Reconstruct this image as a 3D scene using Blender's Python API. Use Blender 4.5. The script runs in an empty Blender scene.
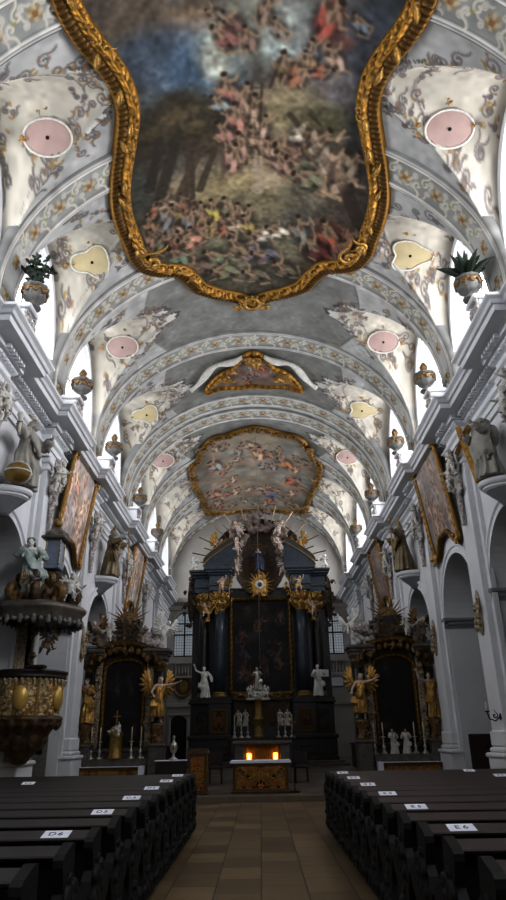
WEST=45.; AISLE=7.; EXPO=.38; GAM=.80; GL_L=8.5; GL_R=13.5; FILL_FR=900.
import bpy, math, random
import numpy as np
from mathutils import Vector, Matrix
PI = math.pi
scene = bpy.context.scene
COL = scene.collection
rnd = random.Random(11)

# ------------------------------------------------------------ colour and materials
def lin(c):
    return tuple((x / 12.92 if x <= .04045 else ((x + .055) / 1.055) ** 2.4) for x in c)

def mat(name, rgb, rough=.6, metal=0., scale=6., amt=.18, bump=0., bscale=None, spec=.5, rgb2=None):
    m = bpy.data.materials.new(name); m.use_nodes = True
    nt = m.node_tree; N = nt.nodes; L = nt.links
    b = N['Principled BSDF']
    b.inputs['Roughness'].default_value = rough; b.inputs['Metallic'].default_value = metal
    b.inputs['Specular IOR Level'].default_value = spec
    tc = N.new('ShaderNodeTexCoord'); nz = N.new('ShaderNodeTexNoise'); nz.inputs['Scale'].default_value = scale
    nz.inputs['Detail'].default_value = 5.
    L.new(tc.outputs['Object'], nz.inputs['Vector'])
    r = N.new('ShaderNodeValToRGB'); r.color_ramp.elements[0].position = .3; r.color_ramp.elements[1].position = .7
    c = lin(rgb); c2 = lin(rgb2) if rgb2 else None
    r.color_ramp.elements[0].color = tuple(max(0, x * (1 - amt)) for x in c) + (1,)
    r.color_ramp.elements[1].color = (tuple(c2) if c2 else tuple(min(1, x * (1 + amt)) for x in c)) + (1,)
    L.new(nz.outputs['Fac'], r.inputs['Fac']); L.new(r.outputs['Color'], b.inputs['Base Color'])
    if bump:
        n2 = N.new('ShaderNodeTexNoise'); n2.inputs['Scale'].default_value = bscale or scale * 4; n2.inputs['Detail'].default_value = 3
        L.new(tc.outputs['Object'], n2.inputs['Vector'])
        bp = N.new('ShaderNodeBump'); bp.inputs['Strength'].default_value = bump; bp.inputs['Distance'].default_value = .05
        L.new(n2.outputs['Fac'], bp.inputs['Height']); L.new(bp.outputs['Normal'], b.inputs['Normal'])
    return m

def paint_mat(name, rough=.8, metal=0.):
    m = bpy.data.materials.new(name); m.use_nodes = True
    nt = m.node_tree; N = nt.nodes; L = nt.links
    b = N['Principled BSDF']; b.inputs['Roughness'].default_value = rough; b.inputs['Metallic'].default_value = metal
    b.inputs['Specular IOR Level'].default_value = .25
    a = N.new('ShaderNodeAttribute'); a.attribute_name = 'Col'
    tc = N.new('ShaderNodeTexCoord'); nz = N.new('ShaderNodeTexNoise'); nz.inputs['Scale'].default_value = 3.; nz.inputs['Detail'].default_value = 6
    L.new(tc.outputs['Object'], nz.inputs['Vector'])
    mp = N.new('ShaderNodeMapRange'); mp.inputs['To Min'].default_value = .95; mp.inputs['To Max'].default_value = 1.05
    L.new(nz.outputs['Fac'], mp.inputs['Value'])
    mx = N.new('ShaderNodeVectorMath'); mx.operation = 'SCALE'
    L.new(a.outputs['Color'], mx.inputs[0]); L.new(mp.outputs['Result'], mx.inputs['Scale'])
    L.new(mx.outputs['Vector'], b.inputs['Base Color'])
    return m

def emit_mat(name, rgb, strength):
    m = bpy.data.materials.new(name); m.use_nodes = True
    nt = m.node_tree; N = nt.nodes; L = nt.links
    N.remove(N['Principled BSDF'])
    e = N.new('ShaderNodeEmission'); e.inputs['Strength'].default_value = strength
    tc = N.new('ShaderNodeTexCoord'); nz = N.new('ShaderNodeTexNoise'); nz.inputs['Scale'].default_value = 1.5
    L.new(tc.outputs['Object'], nz.inputs['Vector'])
    r = N.new('ShaderNodeValToRGB'); c = lin(rgb)
    r.color_ramp.elements[0].color = tuple(x * .9 for x in c) + (1,); r.color_ramp.elements[1].color = c + (1,)
    L.new(nz.outputs['Fac'], r.inputs['Fac']); L.new(r.outputs['Color'], e.inputs['Color'])
    L.new(e.outputs['Emission'], N['Material Output'].inputs['Surface'])
    return m

def tile_mat(name, c1, c2, mortar, bw, bh, rough=.45, rot=0.):
    m = bpy.data.materials.new(name); m.use_nodes = True
    nt = m.node_tree; N = nt.nodes; L = nt.links
    b = N['Principled BSDF']; b.inputs['Roughness'].default_value = rough
    tc = N.new('ShaderNodeTexCoord'); mp = N.new('ShaderNodeMapping'); mp.inputs['Rotation'].default_value = (0, 0, rot)
    br = N.new('ShaderNodeTexBrick'); br.inputs['Scale'].default_value = 1.
    br.inputs['Brick Width'].default_value = bw; br.inputs['Row Height'].default_value = bh; br.inputs['Mortar Size'].default_value = .008
    br.inputs['Color1'].default_value = lin(c1) + (1,); br.inputs['Color2'].default_value = lin(c2) + (1,); br.inputs['Mortar'].default_value = lin(mortar) + (1,)
    L.new(tc.outputs['Object'], mp.inputs['Vector']); L.new(mp.outputs['Vector'], br.inputs['Vector'])
    nz = N.new('ShaderNodeTexNoise'); nz.inputs['Scale'].default_value = 1.1; nz.inputs['Detail'].default_value = 6
    L.new(tc.outputs['Object'], nz.inputs['Vector'])
    r = N.new('ShaderNodeMapRange'); r.inputs['To Min'].default_value = .55; r.inputs['To Max'].default_value = 1.4
    L.new(nz.outputs['Fac'], r.inputs['Value'])
    mx = N.new('ShaderNodeVectorMath'); mx.operation = 'SCALE'
    L.new(br.outputs['Color'], mx.inputs[0]); L.new(r.outputs['Result'], mx.inputs['Scale'])
    L.new(mx.outputs['Vector'], b.inputs['Base Color'])
    return m

M = {}
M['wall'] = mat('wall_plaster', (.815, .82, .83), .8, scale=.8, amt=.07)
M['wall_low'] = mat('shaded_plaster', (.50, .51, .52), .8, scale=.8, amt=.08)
M['east'] = mat('east_plaster', (.60, .59, .57), .85, scale=.8, amt=.1)
M['dado'] = mat('dark_dado_wood', (.16, .09, .07), .6, scale=3, amt=.3)
M['stucco'] = mat('white_stucco', (.78, .77, .74), .75, scale=9, amt=.16, bump=.25)
M['greystone'] = mat('grey_stucco_figure', (.56, .55, .52), .6, scale=5, amt=.3, bump=.2)
M['mauve'] = mat("mauve_stucco", (.52, .47, .47), .65, scale=12, amt=.35, bump=.3, rgb2=(.80, .78, .76))
M['olive'] = mat('bronze_green_robe', (.42, .37, .26), .45, .2, scale=7, amt=.35, bump=.2)
M['gold'] = mat('gilding', (.66, .52, .28), .38, .65, scale=14, amt=.45, bump=.35, bscale=30)
M['gold_dark'] = mat('old_gilding', (.46, .36, .22), .45, .45, scale=10, amt=.5, bump=.5, bscale=24)
M['gold_white'] = mat('gold_and_white_carving', (.55, .40, .18), .45, .35, scale=16, amt=.45, bump=.4, rgb2=(.74, .70, .62))
M['palegreen'] = mat('pale_green_robe', (.66, .71, .69), .5, scale=8, amt=.25, bump=.2)
M['white_fig'] = mat('white_painted_figure', (.82, .82, .80), .5, scale=6, amt=.12)
M['flesh'] = mat('painted_flesh', (.74, .66, .60), .55, scale=6, amt=.12)
M['black_marble'] = mat('black_marble', (.11, .10, .10), .35, scale=4, amt=.5, rgb2=(.17, .15, .145))
M['blue_marble'] = mat('blue_black_marble', (.18, .21, .255), .35, scale=5, amt=.35)
M['grey_marble'] = mat('grey_marble', (.34, .32, .29), .4, scale=5, amt=.4)
M['brown_wood'] = mat('brown_carved_wood', (.20, .14, .09), .5, scale=8, amt=.5, bump=.4, rgb2=(.36, .27, .16))
M['slate_marble'] = mat('slate_blue_marble', (.26, .31, .37), .4, scale=5, amt=.3)
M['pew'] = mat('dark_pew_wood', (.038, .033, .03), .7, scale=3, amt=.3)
M['pew_top'] = mat('paler_pew_top', (.12, .10, .093), .42, scale=3, amt=.25)  # ledge tone, paler than the pew panels
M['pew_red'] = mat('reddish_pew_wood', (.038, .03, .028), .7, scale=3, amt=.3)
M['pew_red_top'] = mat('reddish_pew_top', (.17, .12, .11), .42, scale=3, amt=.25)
M['paper'] = mat('white_paper', (.90, .90, .94), .7, amt=.03)
M['ink'] = mat('dark_ink', (.16, .16, .24), .7, amt=.03)
M['cloth'] = mat('white_altar_cloth', (.86, .87, .92), .8, amt=.05)
M['silver'] = mat('silver', (.74, .73, .70), .3, .7, scale=12, amt=.3, bump=.2)
M['candle'] = mat('candle_wax', (.82, .78, .68), .6, amt=.06)
M['leaf'] = mat('dark_green_leaf', (.12, .17, .12), .5, scale=10, amt=.4)
M['black'] = mat('black_void', (.03, .03, .03), .9, amt=.1)
M['darkwood'] = mat('dark_stained_wood', (.13, .08, .06), .5, scale=4, amt=.3)
M['iron'] = mat('black_iron', (.07, .07, .07), .5, .5, amt=.1)
M['ped'] = mat('grey_urn_stone', (.42, .415, .40), .6, scale=8, amt=.35, bump=.3)
M['blue'] = mat('blue_drapery', (.17, .21, .31), .6, amt=.2)
M['tgold'] = mat('tabernacle_gold', (.52, .42, .20), .4, .4, scale=9, amt=.35, bump=.2)
M['slate'] = mat('slate_blue_panel', (.46, .50, .56), .5, amt=.12)
M['platform'] = mat('pew_platform_wood', (.30, .26, .22), .6, scale=3, amt=.2)
M['step'] = mat('step_stone', (.40, .36, .29), .55, scale=3, amt=.18)
M['floor'] = tile_mat('floor_slabs', (.50, .42, .31), (.36, .295, .21), (.20, .165, .12), .78, .52, .5, PI / 2)
M['floor2'] = tile_mat('chancel_tiles', (.46, .43, .39), (.22, .205, .19), (.16, .15, .14), .5, .5, .4, PI / 4)
M['paint'] = paint_mat('painted_surface')
M['paint_gloss'] = paint_mat('painted_canvas', .55)
M['paint_gold'] = paint_mat('gilded_relief', .4, .45)
M['glass'] = emit_mat('daylight_glass', (.97, .98, 1.), GL_L); M['glass_r'] = emit_mat('bright_daylight_glass', (.98, .98, 1.), GL_R)
M['glass_e'] = emit_mat('dim_daylight_glass', (.80, .84, .88), .30)
M['glow'] = emit_mat('warm_lamp_glow', (1., .62, .22), 6.)
M['flame'] = emit_mat('lamp_flame', (1., .72, .35), 30.)

# ------------------------------------------------------------ object helpers
def empty(name, loc, label, cat, rz=0., group=None, sc=1.):
    o = bpy.data.objects.new(name, None); COL.objects.link(o)
    o.location = loc; o.rotation_euler = (0, 0, rz); o.scale = (sc, sc, sc)
    tag(o, label, cat, group); return o

def tag(o, label=None, cat=None, group=None, kind=None):
    if label: o['label'] = label
    if cat: o['category'] = cat
    if group: o['group'] = group
    if kind: o['kind'] = kind
    return o

def obj(name, me, m, parent=None):
    o = bpy.data.objects.new(name, me); COL.objects.link(o)
    if m is not None:
        me.materials.clear(); me.materials.append(m)
    if parent: o.parent = parent
    return o

def copy_tree(o, parent=None):
    c = o.copy(); COL.objects.link(c)
    if parent: c.parent = parent
    for ch in list(o.children): copy_tree(ch, c)
    return c

def shade(me, smooth=True):
    me.polygons.foreach_set('use_smooth', np.full(len(me.polygons), smooth)); me.update()

class MB:
    """collects vertices and faces of one mesh"""
    def __init__(s): s.v = []; s.f = []
    def add(s, vs, fs):
        n = len(s.v); s.v.extend([tuple(map(float, p)) for p in vs]); s.f.extend([tuple(i + n for i in f) for f in fs]); return s
    def box(s, x0, x1, y0, y1, z0, z1):
        return s.add([(x0, y0, z0), (x1, y0, z0), (x1, y1, z0), (x0, y1, z0), (x0, y0, z1), (x1, y0, z1), (x1, y1, z1), (x0, y1, z1)],
                     [(0, 3, 2, 1), (4, 5, 6, 7), (0, 1, 5, 4), (1, 2, 6, 5), (2, 3, 7, 6), (3, 0, 4, 7)])
    def bevbox(s, x0, x1, y0, y1, z0, z1, b=.02):
        # box with chamfered vertical and horizontal edges
        vs = []; fs = []
        rings = [(z0, b), (z0 + b, 0), (z1 - b, 0), (z1, b)]
        for z, i in rings:
            c = b
            vs += [(x0 + i + c, y0 + i, z), (x1 - i - c, y0 + i, z), (x1 - i, y0 + i + c, z), (x1 - i, y1 - i - c, z),
                   (x1 - i - c, y1 - i, z), (x0 + i + c, y1 - i, z), (x0 + i, y1 - i - c, z), (x0 + i, y0 + i + c, z)]
        for k in range(3):
            for j in range(8): fs.append((k * 8 + j, k * 8 + (j + 1) % 8, k * 8 + 8 + (j + 1) % 8, k * 8 + 8 + j))
        fs.append(tuple(range(7, -1, -1))); fs.append(tuple(range(24, 32)))
        return s.add(vs, fs)
    def lathe(s, prof, c=(0, 0, 0), seg=24, a0=0., a1=2 * PI, sx=1., sy=1., lobes=0, la=0.):
        full = abs(a1 - a0 - 2 * PI) < 1e-6; n = seg if full else seg + 1; vs = []; fs = []
        for (r, z) in prof:
            for k in range(n):
                a = a0 + (a1 - a0) * k / seg; q = 1 + la * math.cos(lobes * a) if lobes else 1
                vs.append((c[0] + r * q * sx * math.cos(a), c[1] + r * q * sy * math.sin(a), c[2] + z))
        for i in range(len(prof) - 1):
            for k in range(seg):
                k2 = (k + 1) % n; fs.append((i * n + k, i * n + k2, (i + 1) * n + k2, (i + 1) * n + k))
        if full:
            if prof[0][0] > 1e-4: fs.append(tuple(range(n - 1, -1, -1)))
            if prof[-1][0] > 1e-4: fs.append(tuple((len(prof) - 1) * n + k for k in range(n)))
        return s.add(vs, fs)
    def tube(s, pts, rad, seg=6, flat=1., cap=True):
        pts = [Vector(p) for p in pts]; n = len(pts); vs = []; fs = []
        if not hasattr(rad, '__len__'): rad = [rad] * n
        up = Vector((0, 0, 1)); prev = None
        for i, p in enumerate(pts):
            t = (pts[min(i + 1, n - 1)] - pts[max(i - 1, 0)])
            if t.length < 1e-9: t = Vector((0, 0, 1))
            t.normalize()
            if prev is None:
                a = t.cross(up)
                if a.length < .05: a = t.cross(Vector((1, 0, 0)))
                a.normalize()
            else:
                a = prev - t * prev.dot(t)
                if a.length < 1e-6: a = t.orthogonal()
                a.normalize()
            prev = a; b = t.cross(a)
            for k in range(seg):
                q = 2 * PI * k / seg; vs.append(p + (a * math.cos(q) + b * math.sin(q) * flat) * rad[i])
        for i in range(n - 1):
            for k in range(seg): fs.append((i * seg + k, i * seg + (k + 1) % seg, (i + 1) * seg + (k + 1) % seg, (i + 1) * seg + k))
        if cap:
            fs.append(tuple(range(seg - 1, -1, -1))); fs.append(tuple((n - 1) * seg + k for k in range(seg)))
        return s.add(vs, fs)
    def capsule(s, p0, p1, r0, r1, seg=10):
        p0 = Vector(p0); p1 = Vector(p1); d = p1 - p0
        if d.length < 1e-6: d = Vector((0, 0, 1e-3)); p1 = p0 + d
        t = d.normalized(); pts = []; rr = []
        for q in (-.98, -.8, -.45): pts.append(p0 + t * r0 * q); rr.append(r0 * math.sqrt(1 - q * q))
        pts.append(p0); rr.append(r0); pts.append(p1); rr.append(r1)
        for q in (.45, .8, .98): pts.append(p1 + t * r1 * q); rr.append(r1 * math.sqrt(1 - q * q))
        return s.tube(pts, rr, seg)
    def ell(s, c, r, seg=12, rings=8, rot=None):
        vs = []; fs = []; c = Vector(c)
        for i in range(rings + 1):
            th = PI * min(max(i / rings, .004), .996)
            for k in range(seg):
                a = 2 * PI * k / seg
                p = Vector((r[0] * math.sin(th) * math.cos(a), r[1] * math.sin(th) * math.sin(a), r[2] * math.cos(th)))
                if rot is not None: p = rot @ p
                vs.append(c + p)
        for i in range(rings):
            for k in range(seg): fs.append((i * seg + k, (i + 1) * seg + k, (i + 1) * seg + (k + 1) % seg, i * seg + (k + 1) % seg))
        fs.append(tuple(range(seg))); fs.append(tuple(rings * seg + k for k in range(seg - 1, -1, -1)))
        return s.add(vs, fs)
    def prism(s, poly, axis, a, b):
        """extrude a 2D polygon along an axis: axis 'x': poly=(y,z); 'y': (x,z); 'z': (x,y)"""
        def P(q, d): return {'x': (d, q[0], q[1]), 'y': (q[0], d, q[1]), 'z': (q[0], q[1], d)}[axis]
        n = len(poly); vs = [P(q, a) for q in poly] + [P(q, b) for q in poly]
        fs = [tuple(range(n)), tuple(range(2 * n - 1, n - 1, -1))] + [(i, (i + 1) % n, n + (i + 1) % n, n + i) for i in range(n)]
        return s.add(vs, fs)
    def sweep(s, path, prof, closed=False):
        """path: list of (pos, lateral, normal); prof: list of (lateral, normal) offsets"""
        n = len(path); m = len(prof); vs = []; fs = []
        for (p, a, b) in path:
            p = Vector(p); a = Vector(a); b = Vector(b)
            for (u, w) in prof: vs.append(p + a * u + b * w)
        for i in range(n if closed else n - 1):
            j = (i + 1) % n
            for k in range(m - 1): fs.append((i * m + k, i * m + k + 1, j * m + k + 1, j * m + k))
        return s.add(vs, fs)
    def scroll(s, c, u, v, w, size, turns=1.4, r=.03, flip=1, tail=1.2, a0=0.):
        """C-scroll: a spiral in plane (u,v) with a curved tail, domed along w"""
        c = Vector(c); u = Vector(u); v = Vector(v); w = Vector(w); pts = []; rr = []; n = 18
        for i in range(n + 1):
            q = i / n; a = a0 + flip * (q * turns * 2 * PI); R = size * (.12 + .88 * q ** 1.3)
            pts.append(c + u * R * math.cos(a) + v * R * math.sin(a) + w * r * (1.2 - .6 * q)); rr.append(r * (.6 + .8 * math.sin(PI * min(1, q * .9 + .1))))
        d = (pts[-1] - pts[-2]).normalized(); p = pts[-1]
        for i in range(1, 6):
            q = i / 5; d2 = d * math.cos(-flip * q * 1.1) + (u * d.dot(v) * -1 + v * d.dot(u)) * math.sin(-flip * q * 1.1)
            p = p + d2 * size * tail / 5; pts.append(p.copy()); rr.append(r * (1. - .8 * q))
        return s.tube(pts, rr, 6)
    def leaf(s, p, d, w, L, W):
        """acanthus-like leaf: arched lozenge"""
        p = Vector(p); d = Vector(d).normalized(); w = Vector(w).normalized(); a = d.cross(w).normalized(); vs = []; fs = []; n = 5
        for i in range(n + 1):
            q = i / n; h = math.sin(PI * q) * L * .22 + .02 * L; wd = W * math.sin(PI * (.12 + .86 * q)) * (1 + .2 * (i % 2))
            c = p + d * L * q
            vs += [c - a * wd + w * h * .2, c + w * h * 1.2, c + a * wd + w * h * .2, c - w * .02 * L]
        for i in range(n):
            for k in range(4): fs.append((4 * i + k, 4 * i + (k + 1) % 4, 4 * i + 4 + (k + 1) % 4, 4 * i + 4 + k))
        fs.append((3, 2, 1, 0)); fs.append((4 * n, 4 * n + 1, 4 * n + 2, 4 * n + 3))
        return s.add(vs, fs)
    def mesh(s, name='shape', smooth=False):
        me = bpy.data.meshes.new(name); me.from_pydata(s.v, [], s.f); me.validate(); 
        import bmesh
        bm = bmesh.new(); bm.from_mesh(me); bmesh.ops.recalc_face_normals(bm, faces=bm.faces); bm.to_mesh(me); bm.free()
        shade(me, smooth); return me
    def build(s, name, m, parent=None, smooth=False):
        return obj(name, s.mesh(name, smooth), m, parent)

def fused(mb, name, voxel, smooth=2, fac=.5):
    """fuse overlapping pieces into one continuous carved surface"""
    me = mb.mesh(name); o = bpy.data.objects.new('fuse', me); COL.objects.link(o)
    r = o.modifiers.new('r', 'REMESH'); r.mode = 'VOXEL'; r.voxel_size = voxel; r.use_smooth_shade = True
    if smooth:
        t = o.modifiers.new('s', 'SMOOTH'); t.iterations = smooth; t.factor = fac
    dg = bpy.context.evaluated_depsgraph_get()
    out = bpy.data.meshes.new_from_object(o.evaluated_get(dg)); out.name = name
    bpy.data.objects.remove(o); bpy.data.meshes.remove(me); shade(out, True)
    return out

def rocaille(mb, c, u, v, w, sx, sy, n, rng, r=.03, leaves=True):
    """cluster of scrolls and leaves inside an ellipse"""
    u = Vector(u); v = Vector(v); w = Vector(w); c = Vector(c)
    for i in range(n):
        a = rng.uniform(0, 2 * PI); q = rng.uniform(.1, .85) ** .6
        p = c + u * sx * q * math.cos(a) + v * sy * q * math.sin(a)
        S = min(sx, sy) * rng.uniform(.2, .42)
        mb.scroll(p, u, v, w, S, rng.uniform(.8, 1.4), r * rng.uniform(.7, 1.2), rng.choice((-1, 1)), rng.uniform(.7, 1.5), rng.uniform(0, 6.28))
        if leaves:
            for k in range(2):
                b = rng.uniform(0, 6.28); mb.leaf(p, u * math.cos(b) + v * math.sin(b), w, S * rng.uniform(.9, 1.5), S * .22)
    return mb

# ------------------------------------------------------------ painting on meshes
class Canvas:
    """a float image in world units, later carried by a mesh as vertex colours"""
    def __init__(s, x0, x1, y0, y1, res, rgb=(.5, .5, .5)):
        s.x0, s.x1, s.y0, s.y1 = x0, x1, y0, y1
        s.w = max(2, int(round((x1 - x0) / res)) + 1); s.h = max(2, int(round((y1 - y0) / res)) + 1)
        s.a = np.zeros((s.h, s.w, 3), np.float32); s.a[:] = rgb
        s.z = np.zeros((s.h, s.w), np.float32)
        s.X, s.Y = np.meshgrid(np.linspace(x0, x1, s.w), np.linspace(y0, y1, s.h))
        s.res = res
    def win(s, xa, xb, ya, yb):
        i0 = max(0, int((xa - s.x0) / (s.x1 - s.x0) * (s.w - 1))); i1 = min(s.w, int((xb - s.x0) / (s.x1 - s.x0) * (s.w - 1)) + 2)
        j0 = max(0, int((ya - s.y0) / (s.y1 - s.y0) * (s.h - 1))); j1 = min(s.h, int((yb - s.y0) / (s.y1 - s.y0) * (s.h - 1)) + 2)
        return (slice(j0, max(j0, j1)), slice(i0, max(i0, i1)))
    def mixin(s, W, m, rgb, dz=0.):
        if rgb is not None: s.a[W] += (np.array(rgb, np.float32) - s.a[W]) * m[..., None]
        if dz: s.z[W] = np.maximum(s.z[W], m * dz) if dz > 0 else np.minimum(s.z[W], m * dz)
    def ell(s, cx, cy, rx, ry, rgb, al=1., rot=0., soft=.3, dz=0., S=(1., 1.)):
        R = max(rx, ry) * 1.3; W = s.win(cx - R * S[0], cx + R * S[0], cy - R * S[1], cy + R * S[1]); X = (s.X[W] - cx) / S[0]; Y = (s.Y[W] - cy) / S[1]
        if X.size == 0: return
        c, n = math.cos(rot), math.sin(rot); d = np.sqrt(((X * c + Y * n) / rx) ** 2 + ((Y * c - X * n) / ry) ** 2)
        s.mixin(W, np.clip((1 - d) / soft + .5, 0, 1) * al, rgb, dz)
    def seg(s, p, q, w0, w1, rgb, al=1., dz=0., S=None):
        Q = S or (1., 1.); R = max(w0, w1) * 1.5 * max(Q) + s.res; W = s.win(min(p[0], q[0]) - R, max(p[0], q[0]) + R, min(p[1], q[1]) - R, max(p[1], q[1]) + R)
        X, Y = s.X[W], s.Y[W]
        if X.size == 0: return
        if S: X = X / S[0]; Y = Y / S[1]; p = (p[0] / S[0], p[1] / S[1]); q = (q[0] / S[0], q[1] / S[1])
        dx, dy = q[0] - p[0], q[1] - p[1]; L2 = dx * dx + dy * dy + 1e-9
        t = np.clip(((X - p[0]) * dx + (Y - p[1]) * dy) / L2, 0, 1)
        d = np.hypot(X - p[0] - t * dx, Y - p[1] - t * dy); wd = w0 + (w1 - w0) * t
        s.mixin(W, np.clip((wd - d) / (s.res / min(Q)) * .8 + .5, 0, 1) * al, rgb, dz)
    def line(s, pts, w, rgb, al=1., dz=0., taper=False):
        n = len(pts) - 1
        for i in range(n):
            a = w * (1 - .8 * i / n) if taper else w; b = w * (1 - .8 * (i + 1) / n) if taper else w
            s.seg(pts[i], pts[i + 1], a, b, rgb, al, dz)
    def curl(s, cx, cy, R, a0, flip, w, rgb, al=1., dz=0., turns=1.3, tail=1.5):
        pts = []; n = 16
        for i in range(n + 1):
            q = i / n; a = a0 + flip * q * turns * 2 * PI; r = R * (.15 + .85 * q); pts.append((cx + r * math.cos(a), cy + r * math.sin(a)))
        d = math.atan2(pts[-1][1] - pts[-2][1], pts[-1][0] - pts[-2][0]); x, y = pts[-1]
        for i in range(6):
            d -= flip * .22; x += math.cos(d) * R * tail / 6; y += math.sin(d) * R * tail / 6; pts.append((x, y))
        s.line(pts, w, rgb, al, dz, False)
    def noise(s, amp, cell, rng, tint=(1, 1, 1)):
        nx = max(2, int((s.x1 - s.x0) / cell) + 2); ny = max(2, int((s.y1 - s.y0) / cell) + 2)
        g = rng.standard_normal((ny, nx)).astype(np.float32)
        u = np.linspace(0, nx - 1.001, s.w); v = np.linspace(0, ny - 1.001, s.h); i = u.astype(int); j = v.astype(int)
        fu = (u - i); fv = (v - j); fu = fu * fu * (3 - 2 * fu); fv = fv * fv * (3 - 2 * fv)
        A = g[j][:, i] * (1 - fu) + g[j][:, i + 1] * fu; B = g[j + 1][:, i] * (1 - fu) + g[j + 1][:, i + 1] * fu
        n = A * (1 - fv)[:, None] + B * fv[:, None]
        s.a *= np.clip(1 + amp * n[..., None] * np.array(tint, np.float32), .3, 1.8)
    def blur(s, n=1):
        for _ in range(n):
            p = np.pad(s.a, ((1, 1), (1, 1), (0, 0)), 'edge'); s.a = (p[:-2, 1:-1] + p[2:, 1:-1] + p[1:-1, :-2] + p[1:-1, 2:] + 2 * p[1:-1, 1:-1]) / 6
    def figure(s, cx, cy, sx, sy, rng, drape, flesh=(.66, .50, .40), lie=0., up=-1):
        """a painted human figure: cloth, torso, limbs, head; 'up' is the direction of its head along y"""
        c, n = math.cos(lie), math.sin(lie)
        def P(u, v): return (cx + (u * c - v * n) * sx, cy + up * (u * n + v * c) * sy)
        def E(u, v, a, b, rgb, al, rot=0.):
            p = P(u, v); s.ell(p[0], p[1], a, b, rgb, al, up * (lie + rot), .5, 0., (sx, sy))
        def Sg(p, q, w, rgb, al): s.seg(P(*p), P(*q), w, w * .7, rgb, al, 0., (sx, sy))
        dk = tuple(x * .4 for x in drape); fd = tuple(x * .55 for x in flesh); lt = tuple(min(1, x * 1.35) for x in drape)
        E(.05, -.05, .52, .62, dk, .55)
        k1 = rng.uniform(-.25, .25); k2 = rng.uniform(-.3, .3)
        Sg((-.1, -.1), (-.2 + k1, -.5), .13, fd, .8); Sg((-.2 + k1, -.5), (-.15 + k2, -.9), .09, flesh, .8)
        Sg((.12, -.1), (.3 + k2, -.45), .13, fd, .8); Sg((.3 + k2, -.45), (.2 + k1, -.85), .09, flesh, .8)
        E(0, -.1, .34, .3, drape, .95, k1); E(.12, -.3, .18, .34, lt, .8, k2); E(-.1, -.22, .1, .3, dk, .7, k1)
        E(0, .22, .19, .27, flesh, .95, k2 * .5); E(.08, .2, .08, .2, fd, .6)
        a = rng.uniform(-.5, .5)
        Sg((.16, .36), (.42, .2 + a), .09, flesh, .9); Sg((.42, .2 + a), (.6, .35 + a * 1.5), .06, flesh, .9)
        Sg((-.16, .36), (-.4, .15 - a), .09, fd, .9); Sg((-.4, .15 - a), (-.5, .45 - a), .06, flesh, .9)
        E(rng.uniform(-.06, .06), .6, .12, .15, flesh, .98); E(.0, .68, .13, .1, (.20, .13, .09), .9)
        E(-.22, .0, .12, .3, lt, .7, .6)

def lin_np(a):
    a = np.clip(a, 0, 1); return np.where(a <= .04045, a / 12.92, ((a + .055) / 1.055) ** 2.4)

def grid_mesh(name, P, colors=None, keep=None, smooth=True):
    """P: (h,w,3) positions -> quad grid; keep: (h-1,w-1) bool"""
    h, w = P.shape[:2]; idx = np.arange(h * w).reshape(h, w)
    q = np.stack([idx[:-1, :-1], idx[:-1, 1:], idx[1:, 1:], idx[1:, :-1]], -1).reshape(-1, 4)
    if keep is not None: q = q[keep.reshape(-1)]
    used = np.unique(q); remap = np.full(h * w, -1); remap[used] = np.arange(len(used)); q = remap[q]
    me = bpy.data.meshes.new(name); V = P.reshape(-1, 3)[used]
    me.vertices.add(len(V)); me.vertices.foreach_set('co', V.astype(np.float32).ravel())
    me.loops.add(q.size); me.loops.foreach_set('vertex_index', q.ravel().astype(np.int32))
    me.polygons.add(len(q)); me.polygons.foreach_set('loop_start', np.arange(0, q.size, 4, dtype=np.int32))
    me.polygons.foreach_set('loop_total', np.full(len(q), 4, dtype=np.int32))
    me.update(calc_edges=True); me.validate()
    if colors is not None:
        c = np.ones((len(V), 4), np.float32); c[:, :3] = lin_np(colors.reshape(-1, 3)[used])
        at = me.color_attributes.new('Col', 'FLOAT_COLOR', 'POINT'); at.data.foreach_set('color', c.ravel())
    shade(me, smooth); return me

def inside(poly, X, Y):
    r = np.zeros(X.shape, bool); n = len(poly)
    for i in range(n):
        x1, y1 = poly[i]; x2, y2 = poly[(i + 1) % n]
        if y1 == y2: continue
        t = ((y1 > Y) != (y2 > Y)) & (X < (x2 - x1) * (Y - y1) / (y2 - y1) + x1); r ^= t
    return r

def smooth_closed(pts, n):
    """Catmull-Rom through a closed polygon"""
    out = []; k = len(pts)
    for i in range(k):
        p0, p1, p2, p3 = [np.array(pts[(i + d) % k], float) for d in (-1, 0, 1, 2)]
        m = max(1, n // k)
        for j in range(m):
            t = j / m; out.append(tuple(.5 * ((2 * p1) + (-p0 + p2) * t + (2 * p0 - 5 * p1 + 4 * p2 - p3) * t * t + (-p0 + 3 * p1 - 3 * p2 + p3) * t ** 3)))
    return out
# ============================================================ THE SETTING
PIL = [4.4, 9.4, 14.4, 19.5, 24.9, 31.5, 37.3, 43.5, 49.6]
WX = 6.8           # wall plane
Y0, Y1 = -5., 50.
def vz(x):         # rib profile
    return 12.53 + 5.42 * np.sqrt(np.clip(1 - (np.asarray(x, float) / 6.57) ** 2, 0, 1))
def vzs(x): return float(vz(x))
trim_n = [0]; win_n = [0]
def trim(mb, m, label=None, smooth=False):
    trim_n[0] += 1; return tag(mb.build('trim_%d' % trim_n[0], m, None, smooth), label, None, None, 'structure')
def struct(o): return tag(o, kind='structure')

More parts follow.
